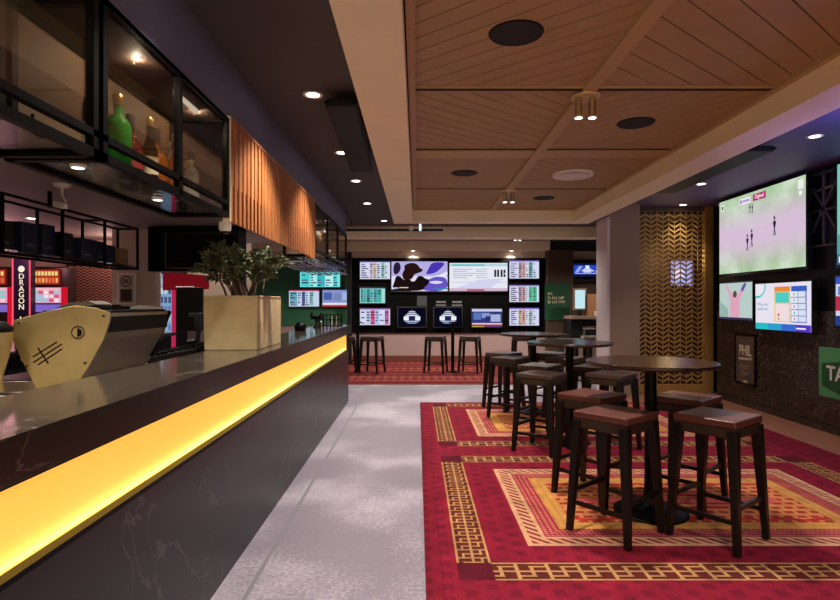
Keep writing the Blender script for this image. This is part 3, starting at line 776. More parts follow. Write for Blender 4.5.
# ================================================================ TABLES + STOOLS
def make_stool(label, seatm):
    t = thing('bar_stool', label, 'stool', (0, 0, .01), 0, 'square bar stools')
    b = MB(); b.box(-.186, .186, -.186, .186, .712, .757, seatm); o = b.build('seat', t, bev=.01, seg=3)
    b = MB(); b.box(-.18, .18, -.18, .18, .652, .711, M['apron']); b.build('apron', t, bev=.006)
    for sx in (-1, 1):
        for sy in (-1, 1):
            b = MB(); b.bar((sx * .2, sy * .2, 0), (sx * .16, sy * .16, .70), .036, .036, M['stoolleg'], .058, .058, up=(0, 1, 0)); b.build('leg', t, bev=.003)
    def at(s1, s2, z): k = .2 - .04 * z / .7; return (s1 * k, s2 * k, z)
    for p, q in ((at(-1, -1, .18), at(1, -1, .18)), (at(-1, 1, .18), at(1, 1, .18)), (at(1, -1, .255), at(1, 1, .255)), (at(-1, -1, .255), at(-1, 1, .255))):
        b = MB(); b.bar(p, q, .018, .026, M['stoolleg']); b.build('stretcher', t)
    return t
def D(a): return math.radians(a)
st1 = make_stool('red-brown leather bar stool at the front round table, standing closest to grey walkway', M['leather'])
st1.location = (1.252, 3.60, .0118); st1.rotation_euler.z = D(-50)
st2 = make_stool('dark brown bar stool', M['leatherdark'])
S = [(st1, 1.85, 3.51, -52, 'red-brown leather bar stool at the front round table, in front of the granite wall posters'),
     (st1, 1.325, 4.32, -48, 'red-brown leather bar stool tucked behind the stool that is closest to the grey walkway'),
     (st1, 1.98, 4.20, -48, 'red-brown leather bar stool behind the front round table pole, on the granite wall side')]
for p, x, y, r, la in S: dup(p, (x, y, .0118), D(r), la)
S2 = [(1.22, 5.58, -38, 'dark brown bar stool in front of the second round table, on the walkway side'), (1.36, 6.32, -38, 'dark brown bar stool behind second round table, on the walkway side'),
      (1.90, 5.58, -44, 'dark brown bar stool in front of the second round table, nearest the column'), (1.94, 6.2, -36, 'dark brown bar stool behind second round table, nearest the column'),
      (1.18, 7.2, -40, 'dark brown bar stool in front of the third round table, on the walkway side'), (1.20, 7.88, -42, 'dark brown bar stool behind the third round table, on the walkway side'),
      (1.87, 7.2, -38, 'dark brown bar stool in front of the third round table, nearest the column'), (1.87, 7.85, -40, 'dark brown bar stool behind the third round table, nearest the column'),
      (-.93, 11.8, -20, 'dark bar stool by the screen wall, in front of the screens at bar end'), (-1.52, 11.65, -25, 'dark bar stool half hidden behind the far corner of the bar'),
      (.39, 11.8, -15, 'dark bar stool by the screen wall below the horse racing screen'), (1.1, 11.8, -18, 'dark bar stool by the screen wall below the white results screen'), (2.2, 11.9, -20, 'dark bar stool by the screen wall below the column of three screens')]
st2.location = (S2[0][0], S2[0][1], .0118); st2.rotation_euler.z = D(S2[0][2]); st2['label'] = S2[0][3]
for x, y, r, la in S2[1:]: dup(st2, (x, y, .0118 if y < 10 else .0098), D(r), la)
def make_table(label, br=.2):
    t = thing('poseur_table', label, 'table', (0, 0, .01), 0, 'round high tables')
    b = MB(); b.lathe([(.39, 0), (.425, .006), (.43, .014), (.43, .028), (.425, .033)], (0, 0, 1.007), M['tabletop'], 56); b.build('table_top', t)
    b = MB(); b.lathe([(.04, .03), (.04, 1.0)], (0, 0, 0), M['black'], 24); b.lathe([(.13, .99), (.13, 1.006)], (0, 0, 0), M['black'], 24); b.build('pole', t)
    b = MB(); b.lathe([(br, 0), (br, .012), (br - .02, .022), (.08, .04), (.055, .07)], (0, 0, 0), M['black'], 48); b.build('base', t)
    return t
tb = make_table('round dark high table at the front with red-brown stools around it', .245); tb.location = (1.61, 3.93, .01)
tb2 = make_table('round dark high table, second in the row on medallion carpet'); tb2.location = (1.57, 5.87, .01)
dup(tb2, (1.53, 7.5, .01), 0, 'round dark high table, third in the row on medallion carpet')
for x, la in ((.745, 'slim black drink post between two dark stools before the screen wall'), (-1.24, 'slim black drink post by the far corner of the bar')):
    t = thing('drink_post', la, 'post', (x, 11.9, .008), 0, 'drink posts')
    b = MB(); b.lathe([(.095, 0), (.095, .012), (.05, .03), (.035, .05), (.035, 1.02)], (0, 0, 0), M['black'], 24); b.build('pole', t)
    b = MB(); b.lathe([(.05, 1.02), (.09, 1.03), (.09, 1.05)], (0, 0, 0), M['black'], 24); b.build('post_top', t)
# ================================================================ SCREENS
def R(x0, z0, x1, z1, c, s=1.0): return ('r', x0, z0, x1, z1, c, s)
def Pg(pts, c, s=1.0): return ('p', pts, c, s)
def Sm(pts, c, s=1.0):
    for _ in range(2):
        out = []
        for i in range(len(pts)):
            p, q = pts[i], pts[(i + 1) % len(pts)]
            out += [(p[0] * .75 + q[0] * .25, p[1] * .75 + q[1] * .25), (p[0] * .25 + q[0] * .75, p[1] * .25 + q[1] * .75)]
        pts = out
    return ('p', pts, c, s)
def T(txt, x, z, size, c, s=1.0, al='CENTER', sx=1): return ('t', txt, x, z, size, c, s, al, sx)
BR = .95
def screen(name, label, cat, cx, cy, cz, rotz, w, h, items, bg, bgs=1.0, bezel=.018, depth=.05, mount=.02, group=None, tilt=0):
    t = thing(name, label, cat, (cx, cy, cz), rotz, group)
    if tilt: t.rotation_euler = (tilt, 0, rotz)
    b = MB(); b.box(-w / 2 - bezel, w / 2 + bezel, .004, depth, -h / 2 - bezel * 1.3, h / 2 + bezel, M['blackgloss'])
    if mount: b.box(-w * .2, w * .2, depth, depth + mount, -h * .2, h * .2, M['matteblack'])
    b.build('housing', t)
    b = MB(); b.quad((-w / 2, 0, -h / 2), (w / 2, 0, -h / 2), (w / 2, 0, h / 2), (-w / 2, 0, h / 2), bg if not isinstance(bg, str) else emi(bg, bgs * BR))
    k = 0
    for it in items:
        k += 1; y = -.0006 * k
        def px(x): return -w / 2 + x * w
        def pz(z): return -h / 2 + z * h
        if it[0] == 'r':
            _, x0, z0, x1, z1, c, s = it
            b.quad((px(x0), y, pz(z0)), (px(x1), y, pz(z0)), (px(x1), y, pz(z1)), (px(x0), y, pz(z1)), emi(c, s * BR))
        elif it[0] == 'p':
            b.add([(px(p[0]), y, pz(p[1])) for p in it[1]], [tuple(range(len(it[1])))], emi(it[2], it[3] * BR))
        else:
            _, txt, x, z, size, c, s, al, sx = it
            b.text(txt, (px(x), y, pz(z)), (1, 0, 0), (0, 0, 1), size * h, emi(c, s * BR), .0005, al, 0, sx)
    b.v = [(p[0], p[1] + .003, p[2]) for p in b.v]
    b.build('display', t)
    return t
def rnd_form(cols, seed, rows=7, header='4a3f9a'):
    r = random.Random(seed); it = [R(0, .93, 1, 1, header)]
    x = .03
    for wd, c in cols:
        if c: it.append(R(x, .04, x + wd - .01, .9, c))
        for k in range(rows):
            z = .07 + k * .83 / rows
            if r.random() < .8: it.append(R(x + .012, z, x + .012 + (wd - .03) * r.uniform(.4, 1), z + .4 / rows, r.choice(('5b4b86', '2b2540', '8a80b0', '444060')), .8))
        x += wd
    return it
YV = 13.90
def far_screen(u0, u1, v0, v1, label, items, bg, group='betting screens on the far wall', name='wall_screen', Y=YV, bgs=1.0):
    x0, x1, z0, z1 = FX(u0, Y), FX(u1, Y), FZ(v1, Y), FZ(v0, Y)
    return screen(name, label, 'screen', (x0 + x1) / 2, Y, (z0 + z1) / 2, 0, x1 - x0, z1 - z0, items, bg, bgs, group=group, depth=.045, mount=.02)
# black backing panel of the screen wall
t = thing('screen_wall_panel', 'black panel behind the bank of betting screens with pale edges lit', 'panel', (FX(448, 13.97), 13.97, 1.6))
b = MB(); b.box(FX(351, 13.97) - FX(448, 13.97), FX(545, 13.97) - FX(448, 13.97), 0, .03, FZ(333, 13.97) - 1.6, FZ(258, 13.97) - 1.6, mat('screen panel', '030304', .7, spec=.1)); b.build('board', t)
b = MB()
for u0, u1, v0, v1 in ((436, 446, 301, 303), (452, 462, 301, 303), (436, 446, 304.5, 306), (452, 462, 304.5, 306)): b.box(FX(u0, 13.97) - FX(448, 13.97), FX(u1, 13.97) - FX(448, 13.97), -.008, 0, FZ(v1, 13.97) - 1.6, FZ(v0, 13.97) - 1.6, mat('grey print', '6a6a72', .5))
b.box(FX(417, 13.97) - FX(448, 13.97), FX(427, 13.97) - FX(448, 13.97), -.006, 0, FZ(306, 13.97) - 1.6, FZ(296, 13.97) - 1.6, mat('charcoal print', '3a3f42', .5))
b.build('print', t)
b = MB(); b.box(FX(347, 13.6), FX(351.5, 13.6), 13.55, 13.68, 0, 2.66, M['matteblack']); struct('trim_2', b)
W = 'd9dcf5'
far_screen(360, 390, 261, 279, 'small race form screen at top of the screen column beside the black trim post', rnd_form([(.3, None), (.12, 'c8b4c8'), (.1, 'd8c088'), (.16, None), (.12, '7fc0a0'), (.1, None)], 1), W)
far_screen(360, 385, 287.5, 303, 'small teal tinted race form screen in middle of the column by the trim post', rnd_form([(.12, '3a9aa0'), (.12, '57b8a8'), (.14, '2a8890'), (.14, '66c4b4'), (.14, '3a9aa0'), (.18, '4ab0a0')], 2, 5, '2a4a70'), 'a8e0dc')
far_screen(360, 390, 308.5, 325, 'small race form screen with magenta column, lowest in column by trim post', rnd_form([(.18, None), (.14, 'b8d0e8'), (.16, 'd85a90'), (.14, 'a8c8e8'), (.18, None), (.14, 'c060a0')], 3, 5, 'a070c0'), W)
horse = [R(0, .5, 1, 1, 'b8b0e8'), Sm([(.5, .0), (1, 0), (1, .45), (.8, .5), (.7, .42), (.6, .35)], '6a55c8'), Sm([(.6, .55), (.78, .6), (.9, .8), (.97, .97), (.72, .98), (.66, .75)], '4b36b4'), Sm([(.72, .5), (.9, .56), (1, .7), (1, .48)], 'f0ecff'), Sm([(.64, .3), (.8, .36), (.95, .3), (.8, .22)], 'e0dcfa'),
         Sm([(.0, .05), (.3, .0), (.58, .02), (.6, .2), (.56, .34), (.5, .46), (.44, .4), (.4, .3), (.34, .4), (.22, .36), (.16, .5), (.08, .52), (.05, .3)], '1c0f10'),
         Sm([(.2, .4), (.28, .36), (.38, .42), (.4, .56), (.46, .6), (.55, .66), (.56, .74), (.5, .78), (.48, .88), (.4, .96), (.3, .94), (.22, .86), (.24, .74), (.19, .6)], '2a1412'),
         Sm([(.42, .36), (.48, .52), (.56, .5), (.6, .42), (.66, .4), (.68, .3), (.6, .12), (.5, .1)], '1a0d10'), Sm([(.04, .55), (.12, .58), (.17, .75), (.15, .96), (.08, .98), (.03, .85)], '2c1a3a'), Sm([(.36, .3), (.42, .4), (.44, .5), (.4, .5), (.34, .38)], 'e8e0f4'),
         R(.0, .0, .34, .06, '141020'), R(.02, .08, .12, .12, 'd8d0e8'), R(.14, .1, .3, .13, 'e8d8a8'), R(.76, .06, 1, .1, '2a90c0')]
far_screen(391.5, 447.5, 261.5, 291, 'large screen showing a dark racehorse and jockey over purple field', horse, 'e6e2f8')
res = [R(0, .88, 1, .97, 'b8d8e8'), R(.05, .9, .6, .95, '50c8c8'), R(.03, .3, .97, .32, 'c8b8e0'), R(0, .0, 1, .1, 'd8b8d0'), R(.3, .01, .6, .06, 'b04060'), Pg([(.1, .1), (.7, .1), (.95, .45), (.5, .4)], 'd8d8f4')]
for k in range(5): res.append(R(.06, .46 + k * .075, .3 + .1 * (k % 3), .49 + k * .075, 'b4b8d4')); res.append(R(.45, .46 + k * .075, .66 - .03 * (k % 2), .49 + k * .075, 'bcc0dc'))
for k, x in enumerate((.77, .82, .88, .93)): res.append(R(x, .5, x + .035, .76, '2a2438'))
res.append(R(.94, .6, .97, .64, W))
far_screen(449.5, 507.5, 263, 291, 'large white results screen with dark bars near its edge', res, 'eceef8')
logo = [R(.36, .82, .64, .88, 'dfe4ff'), R(.3, .7, .7, .77, 'c8d0f8'), R(.22, .58, .78, .66, 'dfe4ff'), R(.14, .3, .36, .56, 'f0f4ff'), R(.64, .3, .86, .56, 'f0f4ff'), R(.38, .3, .62, .52, '1a2860'), R(.2, .2, .8, .27, 'b8c4f4'), R(.3, .1, .7, .16, '9aa8e0'), R(.48, .93, .52, .96, W)]
logo = [R(.5 + (q[1] - .5) * .82, .5 + (q[2] - .5) * .8, .5 + (q[3] - .5) * .82, .5 + (q[4] - .5) * .8, q[5]) for q in logo]
far_screen(398, 426, 307.5, 327, 'dark screen with stacked white logo under the racehorse screen', logo, '0a0a1c')
far_screen(434, 462, 307.5, 327, 'dark screen with stacked white logo under the gap between two large screens', logo, '0a0a1c')
far_screen(472, 502, 309, 327, 'small navy screen with red ticker under the white results screen', [R(0, .86, 1, 1, 'c8d0f0'), R(.05, .4, .3, .8, '5a78c0'), R(.32, .5, .6, .78, '8a98d8'), R(.45, .35, .9, .6, '2a3070'), R(.62, .3, .95, .7, 'aab4e0'), R(0, .14, 1, .22, 'e0c8d0'), R(0, .05, 1, .14, 'c03040'), R(0, 0, .4, .05, 'a8b040')], '343a80')
for i, (v0, v1, la, c3) in enumerate(((260.5, 278.5, 'small race form screen at top of the column next to the brown pier', '5fa898'), (285, 302, 'small race form screen with green column, middle one beside the brown pier', '3fc088'), (308, 325.5, 'small race form screen, lowest one beside the brown pier', 'a8b8b0'))):
    far_screen(509.5, 539, v0, v1, la, rnd_form([(.28, None), (.12, 'b08898' if i < 2 else 'c8a888'), (.12, 'c89888'), (.1, None), (.14, c3), (.14, c3 if i == 1 else None)], 10 + i, 7, '8a70d0'), W)
G2 = 'screens on the green wall past the bar'
far_screen(300, 340, 271.5, 287, 'bright teal race form screen on the green wall past the bar', rnd_form([(.22, '48d0d0'), (.18, 'a8f0f0'), (.2, '38b8c0'), (.2, 'b8f4f0'), (.12, '58d8d8')], 20, 5, '28a0a8'), '80e8e8', G2)
far_screen(289, 319, 290, 306.5, 'small pale form screen with red header on the green wall, beside the stone trough plant', rnd_form([(.25, '68a8b8'), (.15, None), (.12, '486090'), (.14, None), (.14, '88c0b8')], 21, 6, 'b04060'), 'c8d4ee', G2)
far_screen(322.5, 349, 290, 306.5, 'small form screen with red ticker on green wall beside the black trim post', [R(0, 0, 1, .1, 'd04048'), R(0, .1, 1, .22, 'e8e8f4'), R(.05, .4, .35, .85, '4a60a8'), R(.4, .35, .7, .8, '7a8ab8'), R(.75, .4, .95, .85, 'a8b8e0')], '8a98d0', G2)

# recess past the pier: screen, kiosk, shelf, sign
YR = 13.8
far_screen(572, 604, 263.5, 276.5, 'blue logo screen high in the corner beyond the pale column', [R(.06, .2, .94, .86, '2848c0'), Pg([(.08, .3), (.2, .3), (.34, .8), (.22, .8)], '90a8f0'), R(.36, .3, .6, .62, 'c0d0ff'), R(.42, .6, .54, .85, 'e8f0ff'), R(.3, .4, .68, .5, 'd8e0ff'), Pg([(.7, .3), (.8, .3), (.92, .8), (.84, .8)], '90a8f0'), R(.1, .2, .9, .26, 'a8b8f8')], '101850', None, Y=YR)
b = MB(); b.box(FX(571, 14), 7.0, 13.86, 14.0, FZ(282, 14), FZ(260, 14), M['matteblack']); b.box(FX(571, 14), 7.0, 13.96, 14.0, 0, FZ(282, 14), M['brownwall']); struct('wall_recess', b)
b = MB(); b.box(FX(571, 13), 6.9, 12.9, 13.65, FZ(319, 13), FZ(316, 13), M['walltan']); b.box(FX(571, 13), 6.9, 13.0, 13.65, 0, FZ(319, 13), M['matteblack'])
tag(b.build('kiosk_counter'), 'dark service counter in the recess beyond the pale column', 'counter')
YK = 13.2
t = thing('self_service_kiosk', 'self service kiosk with bright pale blue screen on the recess counter', 'kiosk', (FX(580, YK), YK, FZ(316, 13)))
zk = lambda v: FZ(v, YK) - FZ(316, 13)
b = MB(); b.box(-.15, .15, .0, .06, zk(310), zk(288), M['walltan']); b.box(-.05, .05, .02, .05, 0, zk(309), M['matteblack']); b.build('housing', t)
b = MB(); b.box(-.115, .115, -.006, 0, zk(308.5), zk(290), emi('c8ecf4', .95)); b.build('display', t)
b = MB(); b.box(-.12, .12, -.1, .1, 0, zk(294), mat('kraft', '9a6a44', .7)); tag(b.build('brown_carton', loc=(FX(592, YK), YK, FZ(316, 13))), 'upright brown carton beside the kiosk screen', 'box')
b = MB(); b.lathe([(.035, 0), (.045, .12)], (0, 0, 0), M['white'], 16); tag(b.build('paper_cup', loc=(FX(596, 13), 13.0, FZ(316, 13))), 'white paper cup on the counter edge by the column', 'cup')
t = thing('bet_sign', 'dark green wall sign with pale lettering on the brown pier', 'sign', (FX(557, 13.68), 13.68, 1.45))
b = MB(); b.box(FX(545, 13.68) - FX(557, 13.68), FX(569.5, 13.68) - FX(557, 13.68), 0, .02, FZ(320, 13.68) - 1.45, FZ(283, 13.68) - 1.45, mat('dark green sign', '174a30', .5)); b.build('board', t)
b = MB(); r = random.Random(4)
for row, n in ((0, 3), (1, 8), (2, 9)):
    x = FX(548, 13.68) - FX(557, 13.68); z = FZ(295 + row * 4.2, 13.68) - 1.45
    for k in range(n):
        wv = r.choice((.03, .035, .04))
        if row and k in (2, 5): x += .022
        b.box(x, x + .008, -.006, 0, z, z + .065, creaml); b.box(x + .008, x + wv - .006, -.006, 0, z + r.choice((0, .052, .025)), z + r.choice((.012, .038, .065)) + .001, creaml); x += wv + .008
b.build('lettering', t)
# slatted pale front beyond second table (bench front)
t = thing('timber_bench_front', 'pale slatted bench front standing beyond the second round table', 'bench', (FX(583, 10.6), 10.6, 0))
b = MB()
for k in range(6): b.box(-.34 + k * .13, -.26 + k * .13, 0, .04, 0.02, .72, mat('pale slat', 'cdbfae', .6) if k % 2 == 0 else M['leatherdark'])
b.build('slats', t)
b = MB(); b.box(-.38, .45, -.02, .45, .72, .77, M['leatherdark']); b.box(-.36, .43, .04, .4, .0, .72, M['matteblack']); b.build('body', t)
t = thing('steel_dispenser', 'small steel dispenser on the dark bench beyond the second round table', 'dispenser', (FX(592, 10.6), 10.75, .77))
b = MB(); b.box(-.14, .14, -.1, .1, 0, .06, M['steel']); b.build('base', t, bev=.01)
b = MB(); b.tube([(-.1, 0, .06), (-.1, 0, .2)], .02, M['chrome']); b.tube([(-.14, 0, .21), (.2, 0, .22)], .03, M['chrome']); b.build('head', t)

# east wall screens
XT = 4.50
def east(u0, u1, zt, zb, label, items, bg, group, name='wall_screen', bgs=1.0, **k):
    y0, y1 = F * XT / (u0 - CX), F * XT / (u1 - CX)       # far edge, near edge
    return screen(name, label, 'screen', XT, (y0 + y1) / 2, (zt + zb) / 2, -PI / 2, y0 - y1, zt - zb, items, bg, bgs, group=group, depth=.06, mount=.05, **k)
def cricket_mat():
    m = bpy.data.materials.new('cricket field picture'); m.use_nodes = True; E.nt = nt = m.node_tree
    for n in list(nt.nodes): nt.nodes.remove(n)
    o = nt.nodes.new('ShaderNodeOutputMaterial'); e = nt.nodes.new('ShaderNodeEmission')
    x, y, z, vec = obj_xyz(); n = noise_e(vec, 2.2, 3)
    c = cmix((n - .38) * 4, 'd2e2cc', '9fc48c')
    band = E.op('SUBTRACT', 1.15, ((z + .02).abs() / .42)) + (n - .5) * .9
    band.v.node.use_clamp = True
    c = cmix(band, c, 'dcc2dc')
    nt.links.new(c.v, e.inputs[0]); e.inputs[1].default_value = .95
    nt.links.new(e.outputs[0], o.inputs[0])
    return m
def fig(x, z, s, c): return [Pg([(x - .012 * s, z), (x - .003 * s, z + .06 * s), (x - .014 * s, z + .12 * s), (x + .0, z + .14 * s), (x + .014 * s, z + .12 * s), (x + .004 * s, z + .06 * s), (x + .012 * s, z), (x + .004 * s, z), (x, z + .05 * s), (x - .005 * s, z)], c, .6),
                             Pg([(x - .006 * s, z + .145 * s), (x + .006 * s, z + .145 * s), (x + .006 * s, z + .175 * s), (x - .006 * s, z + .175 * s)], '2a2438', .6)]
ck = [R(.28, .875, .42, .955, 'f4e8f8'), R(.29, .89, .31, .94, '8a7ac0'), R(.32, .9, .41, .93, 'b0a4d8'), R(.45, .88, .60, .965, 'b0246a'), T('Digicel', .525, .905, .07, 'ffd8ea'), R(.03, .86, .07, .95, 'f0f0f0'), R(.04, .88, .06, .93, '4a5a4a'), R(.93, .86, .985, .96, 'eef0ec'), R(.94, .79, .97, .84, 'f4f4f4')]
for f in (fig(.385, .27, 1.2, '3a3a78'), fig(.44, .31, 1.25, '4a4a5a'), fig(.7, .4, 1.3, '3a2a48'), fig(.42, .74, .7, '3a2a30'), fig(.45, .73, .7, '2a2430')): ck += f
east(719.3, 805.5, 2.94, 1.875, 'huge wall screen showing a cricket match with players on a pale pitch', ck, cricket_mat(), 'screens on the east wall', bezel=.03)
east(719.5, 752, 1.735, 1.215, 'small wall screen of a cheering person with raised arms under the cricket screen',
     [Sm([(.36, 0), (.32, .3), (.37, .55), (.25, .78), (.16, .97), (.21, .99), (.34, .82), (.43, .66), (.55, .66), (.66, .8), (.78, 1.0), (.85, .97), (.73, .72), (.62, .5), (.64, .25), (.64, 0)], 'e2a8c0'), Sm([(.44, .6), (.54, .6), (.56, .74), (.5, .8), (.43, .74)], '6a4a48'), Sm([(.66, .8), (.78, 1.0), (.85, .97), (.73, .74)], '5a5aa0'), R(0, 0, 1, .06, '3a3050'), Pg([(0, .06), (.3, .06), (.28, .3), (0, .5)], '9ab8b0')], 'bcd0cc', 'screens on the east wall', bezel=.02)
tb_ = [R(0, 0, .25, .14, '28c0c8'), R(.25, 0, .5, .14, '30a0d0'), R(.5, 0, .75, .14, '3a6ad0'), R(.75, 0, 1, .14, '5a3ac0'), Pg([(0, 1), (.2, 1), (.21, .9), (.17, .78), (.1, .7), (0, .68)], '48c8c0'), Pg([(0, 1), (.18, 1), (.185, .9), (.15, .8), (.09, .74), (0, .73)], 'f0ecf6'),
       T('What you', .04, .52, .095, '3a9aa8', 1, 'LEFT'), T('could win', .04, .42, .095, '3a9aa8', 1, 'LEFT'), R(.38, .82, .66, .92, 'f08a3c'), R(.68, .82, .94, .92, '3a60c8'), R(.38, .18, .665, .82, 'f4c850'), R(.40, .2, .645, .56, 'f4e0e4'), R(.40, .58, .645, .8, '50d0c8'), R(.68, .18, .94, .82, '5a78c8')]
for k in range(5): tb_ += [R(.69, .2 + k * .125, .8, .31 + k * .125, 'e8ecf8'), R(.81, .2 + k * .125, .93, .31 + k * .125, 'dde4f4'), Pg([(.735, .235 + k * .125), (.755, .235 + k * .125), (.755, .275 + k * .125), (.735, .275 + k * .125)], ('d04a6a', '48a868', 'c04090', '3a90c0', '50a858')[k])]
tb_ += [R(.46, .3, .49, .36, 'd04a6a'), R(.46, .22, .49, .27, 'e0a050'), R(.78, .05, .94, .08, 'f0f0ff')]
east(755.5, 811, 1.70, 1.11, 'white promo wall screen with an orange and blue prize grid', tb_, 'ece6f4', 'screens on the east wall', bezel=.02)
east(837, 945, 2.93, 1.86, 'huge teal wall screen cut by the edge of the view, nearest the camera', [R(0, 0, 1, .1, '3a70a0'), R(.02, .02, .1, .08, 'e8f0f4'), Pg([(0, .3), (.4, .25), (1, .5), (1, .1), (0, .1)], '58a0a8')], '7cc8c0', 'screens on the east wall', bezel=.03)
east(835.5, 892, 1.73, 1.21, 'small blue and red wall screen cut by the edge of the view', [R(0, .3, .2, .6, 'c03048'), R(0, .85, 1, 1, '3a5ac0'), R(.05, .62, .3, .8, '5a80d0'), R(.3, .2, .9, .8, '4a70c0'), R(0, 0, 1, .2, '2a4090')], 'd0d8f0', 'screens on the east wall', bezel=.02)
screen('wall_screen', 'lavender glow panel added behind the gold herringbone lattice in place of screen reflections', 'screen', FX(682, 10.15), 10.15, 1.98, 0, .4, .44, [R(.1, .1, .9, .9, 'a8b0f0'), R(.2, .3, .6, .7, 'e8d8f8')], 'b8a8e8', .8, depth=.03, mount=.01)  # added panel, its glow stands in for reflections of the screens
# poster and TAB sign on the granite
XG = XR - .03
def yg(u): return F * XG / (u - CX)
y0, y1 = yg(736), yg(756.5)
zt, zb = H - (333 - CY) / F * y0, H - (382 - CY) / F * y0
t = thing('event_poster', 'narrow dark framed poster with pale lettering on the granite wall', 'poster', (XG, (y0 + y1) / 2, (zt + zb) / 2), -PI / 2)
w, h = y0 - y1, zt - zb
b = MB(); b.box(-w / 2, w / 2, -.02, 0, -h / 2, -h / 2 + .025, M['black']); b.box(-w / 2, w / 2, -.02, 0, h / 2 - .025, h / 2, M['black']); b.box(-w / 2, -w / 2 + .025, -.02, 0, -h / 2, h / 2, M['black']); b.box(w / 2 - .025, w / 2, -.02, 0, -h / 2, h / 2, M['black']); b.build('frame', t)
b = MB(); b.box(-w / 2 + .02, w / 2 - .02, -.012, 0, -h / 2 + .02, h / 2 - .02, mat('poster brown', '5a4a42', .5, noise=(4, .4)))
b.text('PHIL', (0, -.013, .055), (1, 0, 0), (0, 0, 1), .2, creaml, .002, sx=.75)
b.tube([(-w * .33 + i * w * .66 / 30, -.014, -.0 + .02 * math.sin(i * 1.35) + .012 * (i / 30)) for i in range(31)], .005, creaml, 5)
for z, ww in ((-.1, .5), (-.13, .3), (-.19, .36), (-.22, .24), (-.3, .3), (-.36, .5)): b.box(-w * ww / 2, w * ww / 2, -.014, -.012, z, z + .01, mat('dim print', '9a8a7a', .6))
b.prism([(-.05, -.335), (.05, -.335), (.06, -.31), (.0, -.29), (-.05, -.31)], 'y', -.014, -.012, creaml)
b.build('print', t)
y0, y1 = yg(821), yg(867)
zt, zb = H - (346.5 - CY) / F * y0, H - (395 - CY) / F * y0
t = thing('betting_sign', 'square green sign with a dark hexagon and white letters on the granite wall', 'sign', (XG, (y0 + y1) / 2, (zt + zb) / 2), -PI / 2)
w, h = y0 - y1, zt - zb
b = MB(); b.box(-w / 2, w / 2, -.025, 0, -h / 2, h / 2, mat('sage sign', '4f9a62', .45)); b.build('board', t, bev=.003)
b = MB(); b.prism([(-w * .42, -h * .27), (0, -h * .40), (w * .42, -h * .27), (w * .42, h * .17), (w * .1, h * .26), (-w * .42, h * .17)], 'y', -.03, -.025, mat('deep green', '14562f', .45)); b.build('emblem', t)
b = MB(); b.text('TAB', (0, -.0305, -h * .14), (1, 0, 0), (0, 0, 1), h * .40, M['white'], .003, sx=1.0); b.build('lettering', t)
# lattice of dark bars high on the wall
t = thing('steel_lattice', 'black triangular steel lattice high on the wall behind the cricket screen', 'lattice', (XR, 6.0, 2.4))
b = MB()
for k in range(9):
    y = 2.6 - k * .62
    for a, c in (((y, -.3), (y - .62, .55)), ((y, .55), (y - .62, -.3)), ((y, .1), (y - .62, .1)), ((y, -.3), (y - .62, -.3)), ((y, .52), (y - .62, .52)), ((y - .31, -.3), (y - .31, .55)), ((y, .32), (y - .62, .36))):
        b.bar((-.03, a[0], a[1]), (-.03, c[0], c[1]), .018, .022, mat('lattice steel', '75707e', .3, metal=.6))
b.build('bars', t)

# ================================================================ BACK OF BAR: gaming machines etc.
YM = 8.3
def slot(u0, label):
    x = FX(u0 + 13.5, YM)
    t = thing('gaming_machine', label, 'gaming machine', (x, YM, 0), 0, 'gaming machines')
    b = MB(); b.box(-.31, .31, .02, .22, 0, 1.98, mat('slot cabinet', '2a0d14', .3)); b.build('cabinet', t, bev=.02)
    z = lambda v: FZ(v, YM)
    r = random.Random(u0); b = MB(); b.box(-.2, .2, -.004, .02, z(285), z(269), emi('6a1a18', .9)); b.box(-.185, .185, -.008, -.004, z(284), z(270), emi('b04028', .9))
    for k in range(7): xx = -.17 + k * .05; b.box(xx, xx + .036, -.011, -.008, z(275.5), z(271.5), emi('f0d080', 1)); b.box(xx + .01, xx + .04, -.011, -.008, z(282.5), z(278), emi(r.choice(('f08a50', 'e86a40', 'f4b060')), 1))
    b.build('upper_screen', t)
    b = MB(); b.box(-.2, .2, -.004, .02, z(303), z(287.5), emi('e8a0b8', 1))
    for i in range(5):
        for j in range(3): b.box(-.19 + i * .077, -.125 + i * .077, -.008, -.004, z(302 - j * 4), z(298.6 - j * 4), emi(r.choice(('e8d0e0', '70d0d0', 'd85a78', 'f0e0e8', '90c8e0')), 1))
    b.box(-.19, .19, -.009, -.004, z(290.5), z(288.2), emi('f0b8c0', 1)); b.build('main_screen', t)
    b = MB(); b.box(-.2, .2, -.06, .02, z(312), z(304.5), emi('8a70d8', .8)); b.build('button_panel', t)
    for s in (-1, 1):
        b = MB(); b.box(s * .26 - .035, s * .26 + .035, -.01, .02, z(330), z(287), emi('e01830', .8)); b.build('side_light', t)
    b = MB(); b.box(-.29, .29, -.15, .02, .72, .78, M['black']); b.build('button_deck', t, bev=.01)
    return t
slot(33, 'red lit gaming machine beside the herringbone panel, next to the lettered sign column')
slot(-21, 'red lit gaming machine on the far side of the lettered sign column')
xs_ = FX(21.5, 8.0)
t = thing('sign_column', 'tall purple sign column with vertical glowing letters between gaming machines', 'sign', (xs_, 8.0, 0))
b = MB(); b.box(-.13, .13, 0, .1, 0, FZ(257, 8.0), mat('sign purple', '24123a', .3)); b.build('body', t)
for s in (-1, 1):
    b = MB(); b.box(s * .12 - .008, s * .12 + .008, -.012, 0, .3, FZ(257, 8.2), emi('ff5a70', 1.0)); b.build('neon_edge', t)
b = MB()
for k, ch in enumerate('DRAGON LINK'): b.text(ch, (0, -.002, FZ(279 + k * 6.1, 8.0)), (1, 0, 0), (0, 0, 1), .11, emi('fff0d0', 1.0), .004)
disc(b, 0, FZ(269, 8.0), .045, -.002, emi('fff0d8', 1.0), 16, .004); b.build('lettering', t)
